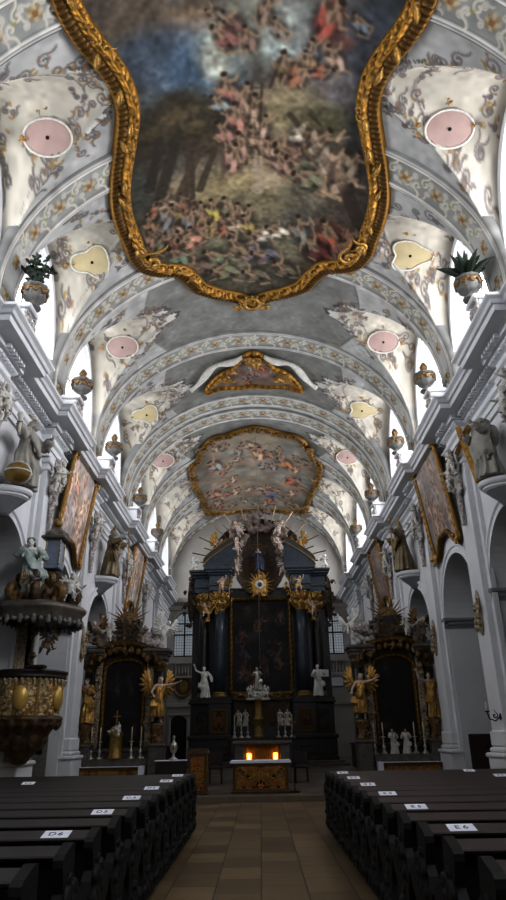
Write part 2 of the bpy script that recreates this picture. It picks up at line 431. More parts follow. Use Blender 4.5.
# floors
f = MB(); f.box(-12, 12, Y0, 19.4, -.2, 0.); struct(f.build('floor', M['floor']))
f = MB(); f.box(-12, 12, 19.62, Y1, -.2, .15); struct(f.build('floor_chancel', M['floor2']))
f = MB(); f.bevbox(-12, 12, 19.2, 19.66, -.1, .152, .012); trim(f, M['step'], 'pale stone chancel step across the nave')
for s in (-1, 1):
    f = MB(); xa, xb = sorted((s * 1.3, s * 6.4)); f.bevbox(xa, xb, 1.0, 14.6, -.1, .09, .012)
    trim(f, M['platform'], 'low wooden platform under the %s pews' % ('left' if s < 0 else 'right'))

# nave arcade walls
def arch_top(y, mid, hw, spring, top):
    d = (y - mid) / hw
    return spring + (top - spring) * math.sqrt(max(0, 1 - d * d)) if abs(d) < 1 else None
def arcade(s):
    mb = MB(); X = s * WX; XB = s * 8.8; bays = [(PIL[i], PIL[i + 1]) for i in range(len(PIL) - 1)]
    ys = [Y0, PIL[0]]; op = {}
    for (a, b) in bays:
        mid = (a + b) / 2; hw = 1.95; ys += [mid - hw]; n = 28
        ys += [mid - hw * math.cos(PI * k / n) for k in range(1, n)] + [mid + hw, b]
    ys.append(Y1); ys = sorted(set(round(y, 5) for y in ys))
    def z_at(y):
        for (a, b) in bays:
            mid = (a + b) / 2
            if abs(y - mid) <= 1.95 + 1e-4: return 5.25 + 1.95 * math.sqrt(max(0, 1 - ((y - mid) / 1.95) ** 2)), True
        return 0., False
    for i in range(len(ys) - 1):
        ya, yb = ys[i], ys[i + 1]; ym = (ya + yb) / 2; inn = z_at(ym)[1]
        za = z_at(ya)[0] if inn else 0.; zb = z_at(yb)[0] if inn else 0.
        for x in (X, XB): mb.add([(x, ya, za), (x, yb, zb), (x, yb, 11.3), (x, ya, 11.3)], [(0, 1, 2, 3)])
        if inn: mb.add([(X, ya, za), (X, yb, zb), (XB, yb, zb), (XB, ya, za)], [(0, 1, 2, 3)])
    for (a, b) in bays:
        for y in ((a + b) / 2 - 1.95, (a + b) / 2 + 1.95): mb.add([(X, y, 0), (XB, y, 0), (XB, y, 5.25), (X, y, 5.25)], [(0, 1, 2, 3)])
    struct(mb.build('wall_left' if s < 0 else 'wall_right', M['wall']))
    for (a, b) in bays[1:]:
        mid = (a + b) / 2
        t = MB(); n = 40; path = []
        for k in range(n + 1):
            th = PI * k / n; c, q = math.cos(th), math.sin(th)
            path.append(((X, mid - 1.95 * c, 5.25 + 1.95 * q), (0, -c, q), (-s, 0, 0)))
        prof = [(0, 0), (0, .07), (.10, .07), (.13, .035), (.20, .035), (.24, .09), (.32, .09), (.34, 0)]
        t.sweep(path, prof); trim(t, M['wall'], None)
        t = MB()
        for sy in (-1, 1):
            yj = mid + sy * 1.95
            lo, hi = sorted((X - s * .12, XB)); ya, yb = sorted((yj - sy * .16, yj + sy * .5))
            prof = [(0, 5.0), (.04, 5.0), (.04, 5.06), (.10, 5.12), (.10, 5.2), (.15, 5.26), (.15, 5.34), (0, 5.36)]
            t.prism([(yj - sy * u, z) for u, z in prof], 'x', lo, hi)
            t.prism([(X - s * u, z) for u, z in prof], 'y', *sorted((yj - sy * .1, yj + sy * .45)))
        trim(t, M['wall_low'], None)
    # dark wooden lining low on the far jambs
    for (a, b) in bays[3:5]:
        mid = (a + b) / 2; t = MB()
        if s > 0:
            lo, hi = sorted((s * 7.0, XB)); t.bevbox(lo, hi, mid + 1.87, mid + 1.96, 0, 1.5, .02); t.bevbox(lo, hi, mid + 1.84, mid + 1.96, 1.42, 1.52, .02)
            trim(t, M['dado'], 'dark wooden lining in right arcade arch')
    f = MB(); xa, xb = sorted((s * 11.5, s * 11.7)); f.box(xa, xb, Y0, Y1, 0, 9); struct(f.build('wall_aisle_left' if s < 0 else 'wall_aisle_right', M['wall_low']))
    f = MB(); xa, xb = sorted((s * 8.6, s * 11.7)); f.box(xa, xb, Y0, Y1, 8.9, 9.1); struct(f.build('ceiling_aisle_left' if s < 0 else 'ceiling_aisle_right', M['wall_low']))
    # pilasters
    for k, y in enumerate(PIL[1:-1]):
        t = MB(); xi = X - s * .30
        def slab(d, w, z0, z1, b=.015):
            lo, hi = sorted((X + s * .05, X - s * d)); t.bevbox(lo, hi, y - w, y + w, z0, z1, b)
        slab(.30, .52, 1.6, 9.75); slab(.12, .72, .9, 9.75)
        slab(.46, .68, 0., .95, .03); slab(.52, .74, 0, .22, .03); slab(.52, .74, .93, 1.06, .04); slab(.42, .63, 1.05, 1.2, .05); slab(.37, .58, 1.19, 1.62, .05)
        slab(.36, .58, 9.3, 9.42, .03); slab(.40, .62, 9.55, 9.75, .03)
        trim(t, M['wall'])
    # entablature with breaks over the pilasters
    prof = [(0, 9.72), (.08, 9.72), (.08, 9.90), (.13, 9.90), (.13, 10.06), (.20, 10.12), (.20, 10.17), (.06, 10.19), (.06, 10.46), (.13, 10.50),
            (.20, 10.56), (.20, 10.62), (.30, 10.62), (.30, 10.72), (.34, 10.76), (.72, 10.78), (.74, 10.92), (.80, 10.94), (.84, 11.02), (.92, 11.08), (.92, 11.16), (.5, 11.2), (0, 11.26)]
    pth = [(Y0, 0.)]
    for y in PIL[:-1]: pth += [(y - .66, 0.), (y - .66, .30), (y + .66, .30), (y + .66, 0.)]
    pth.append((Y1, 0.))
    path = []
    for i, (y, d) in enumerate(pth):
        # mitre direction at each break
        dx = -s; dy = 0.
        if 0 < i < len(pth) - 1:
            (ya, da), (yb, db) = pth[i - 1], pth[i + 1]
            step_in = abs(da - d) > .01; step_out = abs(db - d) > .01
            if step_in and d > da: dy = -1.
            elif step_out and d < db: dy = -1.
            elif step_out and d > db: dy = 1.
            elif step_in and d < da: dy = 1.
        path.append(((X - s * d, y, 0), (dx, dy, 0), (0, 0, 1)))
    t = MB(); t.sweep(path, prof)
    # dentils and leaf band
    y = 6.
    while y < Y1 - .2:
        d = .30 if any(abs(y - p) < .66 for p in PIL[:-1]) else 0.
        if not any(abs(abs(y - p) - .66) < .1 for p in PIL[:-1]):
            lo, hi = sorted((X - s * (d + .28), X - s * (d + .44))); t.box(lo, hi, y, y + .1, 10.64, 10.76)
            t.ell((X - s * (d + .17), y + .05, 10.55), (.06, .07, .06), 6, 4)
        y += .19
    trim(t, M['wall'], 'white moulded cornice along the %s nave wall' % ('left' if s < 0 else 'right'))
for s in (-1, 1): arcade(s)

# ------------------------------------------------------------ clerestory walls, windows, vault
FR1 = [(9.4, 4.27), (9.9, 4.2), (10.5, 4.03), (11.25, 3.73), (11.85, 3.55), (12.6, 3.52), (13.5, 3.75), (14.5, 4.05), (15.5, 4.25), (16.5, 4.27), (17.3, 4.2),
       (18.1, 4.15), (18.9, 3.9), (19.45, 3.45), (19.85, 2.85), (20.5, 2.5), (21.15, 2.2), (21.8, 1.45), (22.1, .85), (22.55, 0)]
FR1_OUT = [(x, y) for y, x in FR1] + [(-x, y) for y, x in FR1[-2::-1]] + [(-4.3, 8.5), (-4.15, 7.5), (-3.8, 6.6), (-3., 5.8), (-1.7, 5.2), (0, 5.), (1.7, 5.2), (3., 5.8), (3.8, 6.6), (4.15, 7.5), (4.3, 8.5)]
FR2 = [(34.3, 0), (34.6, .9), (34.9, 1.7), (34.85, 2.4), (35.4, 3.0), (36.4, 3.45), (37.1, 3.6), (37.5, 4.05), (39.2, 4.12), (41., 4.1), (43.2, 3.9), (45.6, 3.8), (47.4, 3.7), (48.6, 2.6), (49.3, 1.4), (49.5, 0)]
FR2_OUT = [(x, y) for y, x in FR2] + [(-x, y) for y, x in FR2[-2:0:-1]]

def lunette(x, y, mid, hw):
    d = np.clip(1 - ((y - mid) / hw) ** 2, 0, 1); ax = np.abs(x)
    return 12.0 + (4.75 + .14 * (WX - ax)) * np.sqrt(d)

CREAM = (.70, .68, .635); GREYP = (.49, .49, .475)
vault_root = None
def vault_bay(a, b, seed, grey=False):
    rng = random.Random(seed); nr = np.random.default_rng(seed); res = .036
    mid = (a + b) / 2; hw = (b - a) / 2 - .34
    c = Canvas(-WX, WX, a, b, res, CREAM)
    Bz = vz(c.X) + .14; Lz = lunette(c.X, c.Y, mid, hw); Lz = np.where(np.abs(c.Y - mid) < hw, Lz, 0)
    dif = Lz - Bz; lun = dif > 0
    c.a[~lun] = (.67, .67, .66)
    # grey field on the ridge, bounded by the lunette tips
    if grey:
        g = (~lun) & (np.abs(c.X) < 4.3 - .55 * ((c.Y - mid) / hw) ** 2) & (np.abs(c.Y - mid) < hw - .05) & (dif < -.12)
        c.a[g] = GREYP; c.z[~g & ~lun & (np.abs(c.X) < 5)] = .05
    c.noise(.05, .5, nr); c.noise(.04, .15, nr)
    wav = .16 + .07 * np.sin(c.Y * 8.5) + .04 * np.sin(c.Y * 19 + 1)
    bd = (~lun) & (dif > -wav) & (np.abs(c.X) < 4.4); c.a[bd] = (.76, .75, .72); c.z[bd] = .07
    be = (~lun) & (np.abs(dif + wav) < .025) & (np.abs(c.X) < 4.4); c.a[be] = (.36, .35, .35)
    ol = lun & (np.abs(dif - .34 - .05 * np.sin(c.X * 6)) < .028) & (np.abs(c.Y - mid) < hw * .9); c.a[ol] = (.56, .54, .53); c.z[ol] = .03
    gro = np.abs(dif) < .05
    c.a[gro] = (.66, .65, .62); c.z[gro] = .06
    sc = (.40, .375, .37); gd = (.56, .45, .25)
    for sx in (-1, 1):
        # scrolls over the lunette
        for k in range(70):
            x = sx * rng.uniform(3.5, 6.75); y = mid + rng.uniform(-1, 1) * hw * .8 * min(1, (abs(x) - 2.6) / 2.4)
            if abs(abs(x) - 5.4) < .75 and abs(y - mid) < .6: continue
            R = rng.uniform(.07, .17); q = rng.uniform(0, 6.28); fl = rng.choice((-1, 1))
            c.curl(x, y, R, q, fl, .019, sc, .8, .03)
            if rng.random() < .45:
                for j in range(3): c.ell(x + rng.uniform(-.2, .2), y + rng.uniform(-.2, .2), .065, .035, rng.choice((gd, gd, (.52, .40, .32))), .7, rng.uniform(0, 3), .4, .02)
        # cartouche edges at the tip of the lunette
        for k in range(0):
            yy = mid + (k - 3) / 3 * hw * .55; xx = sx * (3.35 + .35 * abs(k - 3) / 3 + .1 * (k % 2))
            c.curl(xx, yy, .2, 1.57 + (0 if sx > 0 else PI), 1 if k < 3 else -1, .05, (.86, .85, .82), .8, .07)
            c.curl(xx + sx * .25, yy, .16, 0, -1 if k < 3 else 1, .03, sc, .7, .04)
        for k in range(10):
            x = sx * rng.uniform(3.4, 6.2); y = mid + rng.choice((-1, 1)) * (hw - rng.uniform(-.3, .25))
            c.curl(x, y, rng.uniform(.10, .2), rng.uniform(0, 6.28), rng.choice((-1, 1)), .022, (.55, .54, .54), .8, .03)
            c.ell(x, y, .12, .1, gd, .55, 0, .5, .04)
        lipy = np.abs(np.abs(c.Y - mid) - hw * .93) < .05; m = lipy & (np.abs(c.X) > 5.2) & lun
        c.a[m] = (.62, .61, .6); c.z[m] = .05
    Z = np.where(lun, Lz, Bz) - c.z
    # open the fresco fields
    Pm = np.stack([c.X, c.Y, Z], -1)
    return grid_mesh('vault', Pm.astype(np.float32), c.a)

allb = []
bays = [(Y0, PIL[0])] + [(PIL[i], PIL[i + 1]) for i in range(len(PIL) - 1)]
for i, (a, b) in enumerate(bays):
    me = vault_bay(a, b, 40 + i, grey=(PIL[3] <= a))
    o = obj('ceiling' if i == 0 else 'ceiling_vault_bay', me, M['paint']); tag(o, 'white stuccoed vault bay with painted scrolls', kind='structure')

# ribs
def rib(y0, w, xmin, seed):
    rng = random.Random(seed); n = 200
    th = np.linspace(0, PI, n); px = 6.57 * np.cos(th); pz = 12.53 + 5.42 * np.sin(th)
    px = np.concatenate([[6.57, 6.57], px, [-6.57, -6.57]]); pz = np.concatenate([[11.1, 11.9], pz, [11.9, 11.1]])
    nx = np.concatenate([[1, 1], np.cos(th) / 6.57, [-1, -1]]); nz = np.concatenate([[0, 0], np.sin(th) / 5.42, [0, 0]]); l = np.hypot(nx, nz); nx /= l; nz /= l
    s = np.concatenate([[0], np.cumsum(np.hypot(np.diff(px), np.diff(pz)))]); S = s[-1]
    c = Canvas(0, S, -w, w, .035, (.80, .79, .77))
    fld = np.abs(c.Y) < w * .62; c.a[fld] = (.57, .575, .56); c.z[~fld] = .07
    for q in (.66, .82, .97):
        m = np.abs(np.abs(c.Y) - w * q) < .03; c.a[m] = (.50, .50, .49); c.z[m] = .02
    c.noise(.06, .3, np.random.default_rng(seed))
    k = 0; t = .5
    while t < S - .3:
        if k % 2 == 0:
            for j in range(8):
                a = j * PI / 4; c.ell(t + .13 * math.cos(a), .13 * w / .65 * math.sin(a), .1, .06, (.58, .50, .36) if j % 2 else (.72, .66, .55), .8, a, .4, .06)
            c.ell(t, 0, .08, .08, (.52, .38, .24), .9, 0, .4, .08)
        else:
            for f in (-1, 1): c.curl(t + f * .12, f * .1, .16, f * 1.5, f, .03, (.78, .76, .70), .8, .05, 1., 1.6)
            c.ell(t, 0, .07, .05, (.55, .55, .30), .7, 0, .4, .05)
        for f in (-1, 1): c.curl(t + .28, f * w * .3, .1, rng.uniform(0, 6), f, .022, (.76, .74, .70), .7, .04)
        t += .55; k += 1
    u = np.interp(c.X[0], s, np.arange(len(s))); ix = np.interp(u, np.arange(len(s)), px); iz = np.interp(u, np.arange(len(s)), pz)
    inx = np.interp(u, np.arange(len(s)), nx); inz = np.interp(u, np.arange(len(s)), nz)
    off = .06 - c.z
    # side returns up to the vault
    X = ix[None] + inx[None] * off; Z = iz[None] + inz[None] * off; Yv = y0 + c.Y
    ext = np.full((1, c.w), .4)
    def ring(k, dy):
        return np.stack([ix + inx * .35, np.full(c.w, y0 + dy), iz + inz * .35], -1)[None]
    Pm = np.concatenate([ring(0, -w), np.stack([X, Yv, Z], -1), ring(0, w)], 0)
    cols = np.concatenate([c.a[:1], c.a, c.a[-1:]], 0)
    keep = None
    if xmin > 0:
        cx = np.abs(Pm[:-1, :-1, 0]); keep = cx > xmin
    trim_n[0] += 1
    tag(obj('trim_%d' % trim_n[0], grid_mesh('rib', Pm.astype(np.float32), cols, keep), M['paint']), 'stuccoed transverse rib with grey rosette band', kind='structure')
rib(PIL[0], .62, 0, 1); rib(PIL[1], .62, 3.9, 2); rib(PIL[2], .62, 3.75, 3); rib(PIL[3], .62, 2.9, 4); rib(25.2, .68, 0, 5); rib(31.0, .62, 0, 6); rib(32.6, .62, 0, 7)
rib(PIL[6], .62, 3.6, 8); rib(PIL[7], .62, 3.6, 9); rib(49.6, .45, 0, 10)

# clerestory walls with deep arched windows
for s in (-1, 1):
    for i, (a, b) in enumerate(bays):
        mid = (a + b) / 2; hw = (b - a) / 2 - .34; ww = min(hw * .93, 2.15); wtop = 4.35; KS = .70; KT = .86; sill = 11.35; X = s * WX; XO = s * 7.55
        ys = sorted(set([a, b, mid - hw, mid + hw] + [mid - ww * math.cos(PI * k / 32) for k in range(33)] + [mid - hw * math.cos(PI * k / 24) for k in range(25)]))
        mb = MB()
        def wz(y):
            d = 1 - ((y - mid) / ww) ** 2; return 11.9 + wtop * math.sqrt(max(0, d))
        def lz(y):
            d = 1 - ((y - mid) / hw) ** 2; return max(12.7, 12.0 + 4.78 * math.sqrt(max(0, d)))
        for k in range(len(ys) - 1):
            ya, yb = ys[k], ys[k + 1]
            if (ya + yb) / 2 > mid - ww and (ya + yb) / 2 < mid + ww:
                mb.add([(X, ya, wz(ya)), (X, yb, wz(yb)), (X, yb, lz(yb)), (X, ya, lz(ya))], [(0, 1, 2, 3)])
                mb.add([(X, ya, wz(ya)), (X, yb, wz(yb)), (XO, mid + (yb - mid) * KS, 11.8 + (wz(yb) - 11.9) * KT), (XO, mid + (ya - mid) * KS, 11.8 + (wz(ya) - 11.9) * KT)], [(0, 1, 2, 3)])
                mb.add([(X, ya, sill - .3), (X, yb, sill - .3), (X, yb, sill), (X, ya, sill)], [(0, 1, 2, 3)])
                mb.add([(X, ya, sill), (X, yb, sill), (XO, mid + (yb - mid) * KS, sill + .2), (XO, mid + (ya - mid) * KS, sill + .2)], [(0, 1, 2, 3)])
            else: mb.add([(X, ya, sill - .3), (X, yb, sill - .3), (X, yb, lz(yb)), (X, ya, lz(ya))], [(0, 1, 2, 3)])
        for y in (mid - ww, mid + ww): mb.add([(X, y, sill), (X, y, 11.9), (XO, mid + (y - mid) * KS, 11.8), (XO, mid + (y - mid) * KS, sill + .2)], [(0, 1, 2, 3)])
        # moulded rim round the opening
        path = []
        for k in range(41):
            th = PI * k / 40; c, q = math.cos(th), math.sin(th); nn = Vector((0, -c / ww, q / wtop)).normalized()
            path.append(((X, mid - ww * c, 11.9 + wtop * q), nn, (-s, 0, 0)))
        mb.sweep(path, [(-.02, 0), (-.02, .08), (.10, .10), (.16, .05), (.24, .08), (.3, 0)])
        struct(mb.build('wall_clerestory_left' if s < 0 else 'wall_clerestory_right', M['wall']))
        win_n[0] += 1
        w = bpy.data.objects.new('window_%d' % win_n[0], None); COL.objects.link(w); w.location = (s * 7.53, mid, sill); struct(w)
        tag(w, 'bright arched clerestory window in the vault')
        n = 24; ring = [(mid - ww * KS * 1.04 * math.cos(PI * k / n), 11.8 + (wtop * KT + .05) * math.sin(PI * k / n)) for k in range(n + 1)]
        poly = [(mid + ww * KS * 1.04, sill + .1)] + [(mid - ww * KS * 1.04, sill + .1)] + ring
        p = MB(); p.add([(0, y - mid, z - sill) for y, z in poly], [tuple(range(len(poly)))]); p.build('pane', M['glass' if s < 0 else 'glass_r'], w)
        fr = MB()
        for yy in (-ww * .22, ww * .22): fr.box(-s * .1 - .02, -s * .1 + .02, yy - .025, yy + .025, .1, 3.75)
        for zz in (.9, 1.8, 2.7, 3.5):
            hy = ww * KS * math.sqrt(max(.05, 1 - max(0, (zz - .55) / (wtop * KT)) ** 2)); fr.box(-s * .1 - .015, -s * .1 + .015, -hy, hy, zz - .015, zz + .015)
        fr.build('window_frame', M['iron'], w)

# east wall with two arched windows, west wall behind the viewer
e = MB()
xs = np.linspace(-WX, WX, 69)
WE = [(-5.5, .78), (5.5, .78)]
def ez(x):
    for (c, h) in WE:
        if abs(x - c) < h: return 9.3 + .8 * math.sqrt(max(0, 1 - ((x - c) / h) ** 2))
    return None
xs = sorted(set([round(float(x), 4) for x in xs] + [c + h * q for c, h in WE for q in (-1, -.97, -.9, -.75, -.5, -.25, 0, .25, .5, .75, .9, .97, 1)]))
for i in range(len(xs) - 1):
    xa, xb = xs[i], xs[i + 1]; xm = (xa + xb) / 2; ta, tb = max(12.8, vzs(xa) + .3), max(12.8, vzs(xb) + .3)
    if ez(xm) is None: e.add([(xa, Y1, 0), (xb, Y1, 0), (xb, Y1, tb), (xa, Y1, ta)], [(0, 1, 2, 3)])
    else:
        za, zb = (ez(xa) or 9.3), (ez(xb) or 9.3)
        e.add([(xa, Y1, 0), (xb, Y1, 0), (xb, Y1, 6.95), (xa, Y1, 6.95)], [(0, 1, 2, 3)]); e.add([(xa, Y1, za), (xb, Y1, zb), (xb, Y1, tb), (xa, Y1, ta)], [(0, 1, 2, 3)])
struct(e.build('wall_east', M['east']))
e = MB(); e.box(-12, 12, Y0 - .3, Y0, 0, 19); struct(e.build('wall_west', M['wall']))
for k, (cx, h) in enumerate(WE):
    win_n[0] += 1
    w = bpy.data.objects.new('window_%d' % win_n[0], None); COL.objects.link(w); w.location = (cx, Y1 + .1, 6.95); struct(w)
    tag(w, 'leaded arched window with black cross bars, %s of the high altar' % ('left' if k == 0 else 'right'))
    p = MB(); p.add([(-h, .1, 0), (h, .1, 0)] + [(h * math.cos(PI * q / 20), .1, 2.35 + .8 * math.sin(PI * q / 20)) for q in range(21)], [tuple(range(23))]); p.build('pane', M['glass_e'], w)
    fr = MB(); fr.box(-.05, .05, -.1, 0, 0, 3.12); fr.box(-h, h, -.1, 0, 1.5, 1.6); fr.box(-h, h, -.1, 0, 2.32, 2.4); fr.box(-h, h, -.1, 0, 0, .08)
    for q in range(1, 8):
        if q != 4: fr.box(-h + h * q / 4 - .008, -h + h * q / 4 + .008, -.03, -.01, 0, 2.9)
    for q in range(1, 14): fr.box(-h * .97, h * .97, -.03, -.01, q * .2 - .008, q * .2 + .008)
    pts = [(h * math.cos(PI * q / 20), -.05, 2.35 + .8 * math.sin(PI * q / 20)) for q in range(21)]
    fr.tube(pts, .05, 6); fr.tube([(-h, -.05, 0), (-h, -.05, 2.35)], .05, 6); fr.tube([(h, -.05, 0), (h, -.05, 2.35)], .05, 6)
    fr.build('window_frame', M['iron'], w)
    t = MB(); path = [((cx + h * math.cos(PI * q / 24) * 1.05, Y1, 9.3 + .85 * math.sin(PI * q / 24)), (math.cos(PI * q / 24), 0, math.sin(PI * q / 24)), (0, -1, 0)) for q in range(25)]
    t.sweep(path, [(0, 0), (0, .1), (.12, .1), (.2, .04), (.2, 0)])
    t.box(cx - .95, cx + .95, Y1 - .25, Y1 + .02, 6.45, 6.6); t.box(cx - 1.1, cx + 1.1, Y1 - .3, Y1 + .02, 5.45, 5.6)
    for q in range(8): t.lathe([(.05, 5.6), (.04, 5.65), (.075, 5.85), (.04, 6.1), (.045, 6.3), (.07, 6.45)], (cx - .8 + q * .23, Y1 - .14, 0), 8)
    trim(t, M['east'], 'window surround with small balustrade on the east wall')
# cornice along the east wall
t = MB(); t.prism([(Y1, 10.3), (Y1 - .2, 10.3), (Y1 - .2, 10.6), (Y1 - .7, 10.8), (Y1 - .8, 11.1), (Y1, 11.2)], 'x', -WX, WX)
t.bevbox(-6.8, 6.8, Y1 - .15, Y1 + .02, 3.5, 3.75); trim(t, M['east'], 'moulded cornice across the east wall')
FR1_E = [(-3.6, 9.78, 1.24, 0.67, (0.36, 0.32, 0.3), 0.85, 0.6), (-2.31, 10.27, 1.36, 0.57, (0.44, 0.38, 0.32), 0.85, 0.6), (-1.39, 10.68, 0.99, 0.46, (0.52, 0.42, 0.33), 0.7, 0.6), (-2.24, 11.44, 1.47, 0.84, (0.24, 0.34, 0.48), 0.85, 0.6), (-1.13, 12.06, 1.05, 0.94, (0.22, 0.36, 0.52), 0.85, 0.6), (-0.56, 11.42, 0.78, 0.83, (0.46, 0.52, 0.52), 0.8, 0.6), (-0.85, 11.81, 0.37, 0.68, (0.6, 0.62, 0.58), 0.6, 0.6), (0.22, 10.68, 1.0, 0.69, (0.46, 0.5, 0.48), 0.7, 0.6), (1.35, 11.0, 1.01, 1.05, (0.5, 0.56, 0.58), 0.8, 0.6), (1.13, 11.55, 0.78, 0.46, (0.52, 0.62, 0.66), 0.7, 0.6), (2.47, 10.97, 1.06, 1.17, (0.36, 0.38, 0.42), 0.8, 0.6), (3.24, 11.28, 0.7, 1.83, (0.24, 0.28, 0.38), 0.7, 0.6), (3.63, 10.15, 0.64, 0.9, (0.28, 0.34, 0.44), 0.7, 0.6), (-1.87, 12.69, 1.19, 0.48, (0.26, 0.4, 0.56), 0.7, 0.6), (2.22, 12.25, 0.81, 0.63, (0.48, 0.46, 0.52), 0.6, 0.6), (2.56, 12.95, 1.05, 0.58, (0.44, 0.44, 0.5), 0.6, 0.6), (-0.21, 12.75, 0.56, 0.38, (0.36, 0.54, 0.6), 0.7, 0.6), (-0.11, 14.25, 1.34, 1.52, (0.56, 0.44, 0.4), 0.7, 0.6), (1.22, 13.85, 1.32, 1.34, (0.5, 0.46, 0.36), 0.75, 0.6), (1.19, 13.19, 1.11, 0.82, (0.56, 0.52, 0.36), 0.6, 0.6), (-0.31, 15.98, 2.91, 1.08, (0.52, 0.47, 0.35), 0.7, 0.6), (0.18, 16.22, 1.96, 0.78, (0.62, 0.56, 0.38), 0.8, 0.6), (-0.35, 17.31, 3.07, 1.12, (0.46, 0.44, 0.32), 0.7, 0.6), (-0.05, 20.21, 4.59, 1.91, (0.34, 0.33, 0.26), 0.8, 0.6), (-3.18, 18.2, 1.29, 1.83, (0.32, 0.29, 0.24), 0.7, 0.6), (-0.21, 19.08, 2.56, 1.2, (0.44, 0.44, 0.34), 0.7, 0.6), (-2.39, 13.52, 0.91, 0.93, (0.27, 0.24, 0.17), 0.8, 0.7), (-1.65, 13.3, 1.05, 0.85, (0.27, 0.24, 0.17), 0.8, 0.7), (-1.28, 13.95, 0.86, 0.87, (0.27, 0.24, 0.17), 0.8, 0.7), (-2.86, 13.87, 0.78, 0.94, (0.27, 0.24, 0.17), 0.8, 0.7), (-0.96, 13.65, 0.51, 0.6, (0.27, 0.24, 0.17), 0.8, 0.7), (-1.88, 12.84, 0.59, 0.39, (0.27, 0.24, 0.17), 0.8, 0.7), (-2.21, 13.25, 0.33, 0.18, (0.38, 0.33, 0.2), 0.5, 0.6), (-1.54, 13.66, 0.34, 0.23, (0.38, 0.33, 0.2), 0.5, 0.6), (-2.82, 13.55, 0.33, 0.23, (0.38, 0.33, 0.2), 0.5, 0.6), (-1.15, 14.15, 0.36, 0.24, (0.38, 0.33, 0.2), 0.5, 0.6), (-1.77, 13.09, 0.34, 0.23, (0.38, 0.33, 0.2), 0.5, 0.6), (-3.42, 15.53, 0.5, 0.94, (0.26, 0.3, 0.28), 0.7, 0.6), (2.46, 13.28, 0.94, 0.39, (0.36, 0.38, 0.24), 0.7, 0.6), (2.07, 13.64, 0.61, 0.27, (0.4, 0.4, 0.24), 0.6, 0.6), (3.33, 13.68, 0.54, 1.33, (0.22, 0.24, 0.26), 0.7, 0.6), (3.41, 15.31, 0.55, 1.28, (0.28, 0.26, 0.24), 0.7, 0.6), (2.1, 15.98, 0.93, 0.86, (0.34, 0.34, 0.28), 0.7, 0.6), (1.65, 16.52, 0.71, 1.14, (0.38, 0.37, 0.32), 0.7, 0.6), (3.17, 17.16, 0.92, 0.98, (0.34, 0.3, 0.26), 0.7, 0.6), (2.16, 10.4, 0.23, 0.41, (0.62, 0.26, 0.2), 0.8, 0.6), (2.35, 11.04, 0.38, 0.23, (0.58, 0.28, 0.22), 0.6, 0.6), (0.72, 15.78, 0.26, 0.52, (0.6, 0.54, 0.46), 0.7, 0.6), (2.77, 18.07, 0.84, 0.8, (0.58, 0.26, 0.18), 0.8, 0.6), (2.22, 19.05, 0.43, 0.55, (0.28, 0.18, 0.18), 0.8, 0.6), (1.71, 17.66, 0.61, 0.72, (0.34, 0.34, 0.34), 0.6, 0.6), (-2.34, 20.29, 1.45, 0.56, (0.3, 0.29, 0.24), 0.7, 0.6), (1.86, 20.29, 1.5, 0.67, (0.3, 0.28, 0.24), 0.7, 0.6)]
FR1_L = [((-2.05, 13.79), (-2.88, 16.01), 0.14, 0.205, (0.26, 0.22, 0.18), 0.85), ((-1.73, 14.05), (-1.98, 16.56), 0.114, 0.192, (0.3, 0.25, 0.2), 0.85), ((-1.29, 14.12), (-2.24, 16.04), 0.116, 0.156, (0.34, 0.28, 0.22), 0.85), ((-2.57, 13.8), (-3.11, 15.48), 0.105, 0.169, (0.24, 0.21, 0.18), 0.85), ((-1.02, 14.52), (-1.6, 16.0), 0.089, 0.126, (0.3, 0.26, 0.2), 0.85), ((1.2, 13.34), (3.01, 15.69), 0.086, 0.21, (0.3, 0.24, 0.2), 0.85), ((2.06, 13.55), (1.76, 13.28), 0.055, 0.055, (0.3, 0.24, 0.2), 0.85), ((3.01, 15.69), (3.63, 16.93), 0.21, 0.267, (0.28, 0.23, 0.2), 0.85), ((0.13, 12.36), (-0.1, 15.19), 0.035, 0.041, (0.3, 0.24, 0.18), 0.85), ((0.4, 12.41), (0.28, 15.19), 0.035, 0.041, (0.3, 0.24, 0.18), 0.85), ((0.11, 12.53), (0.38, 12.56), 0.022, 0.022, (0.3, 0.24, 0.18), 0.85), ((0.09, 12.84), (0.37, 12.88), 0.022, 0.022, (0.3, 0.24, 0.18), 0.85), ((0.06, 13.16), (0.36, 13.19), 0.023, 0.023, (0.3, 0.24, 0.18), 0.85), ((0.04, 13.49), (0.34, 13.52), 0.023, 0.023, (0.3, 0.24, 0.18), 0.85), ((0.01, 13.82), (0.33, 13.87), 0.023, 0.023, (0.3, 0.24, 0.18), 0.85), ((-0.02, 14.17), (0.31, 14.22), 0.024, 0.024, (0.3, 0.24, 0.18), 0.85), ((-0.04, 14.54), (0.3, 14.59), 0.024, 0.024, (0.3, 0.24, 0.18), 0.85), ((-0.07, 14.91), (0.28, 14.96), 0.025, 0.025, (0.3, 0.24, 0.18), 0.85), ((0.99, 11.43), (0.62, 12.53), 0.034, 0.036, (0.28, 0.2, 0.16), 0.85), ((0.28, 15.0), (0.27, 16.22), 0.155, 0.195, (0.6, 0.54, 0.46), 0.85)]
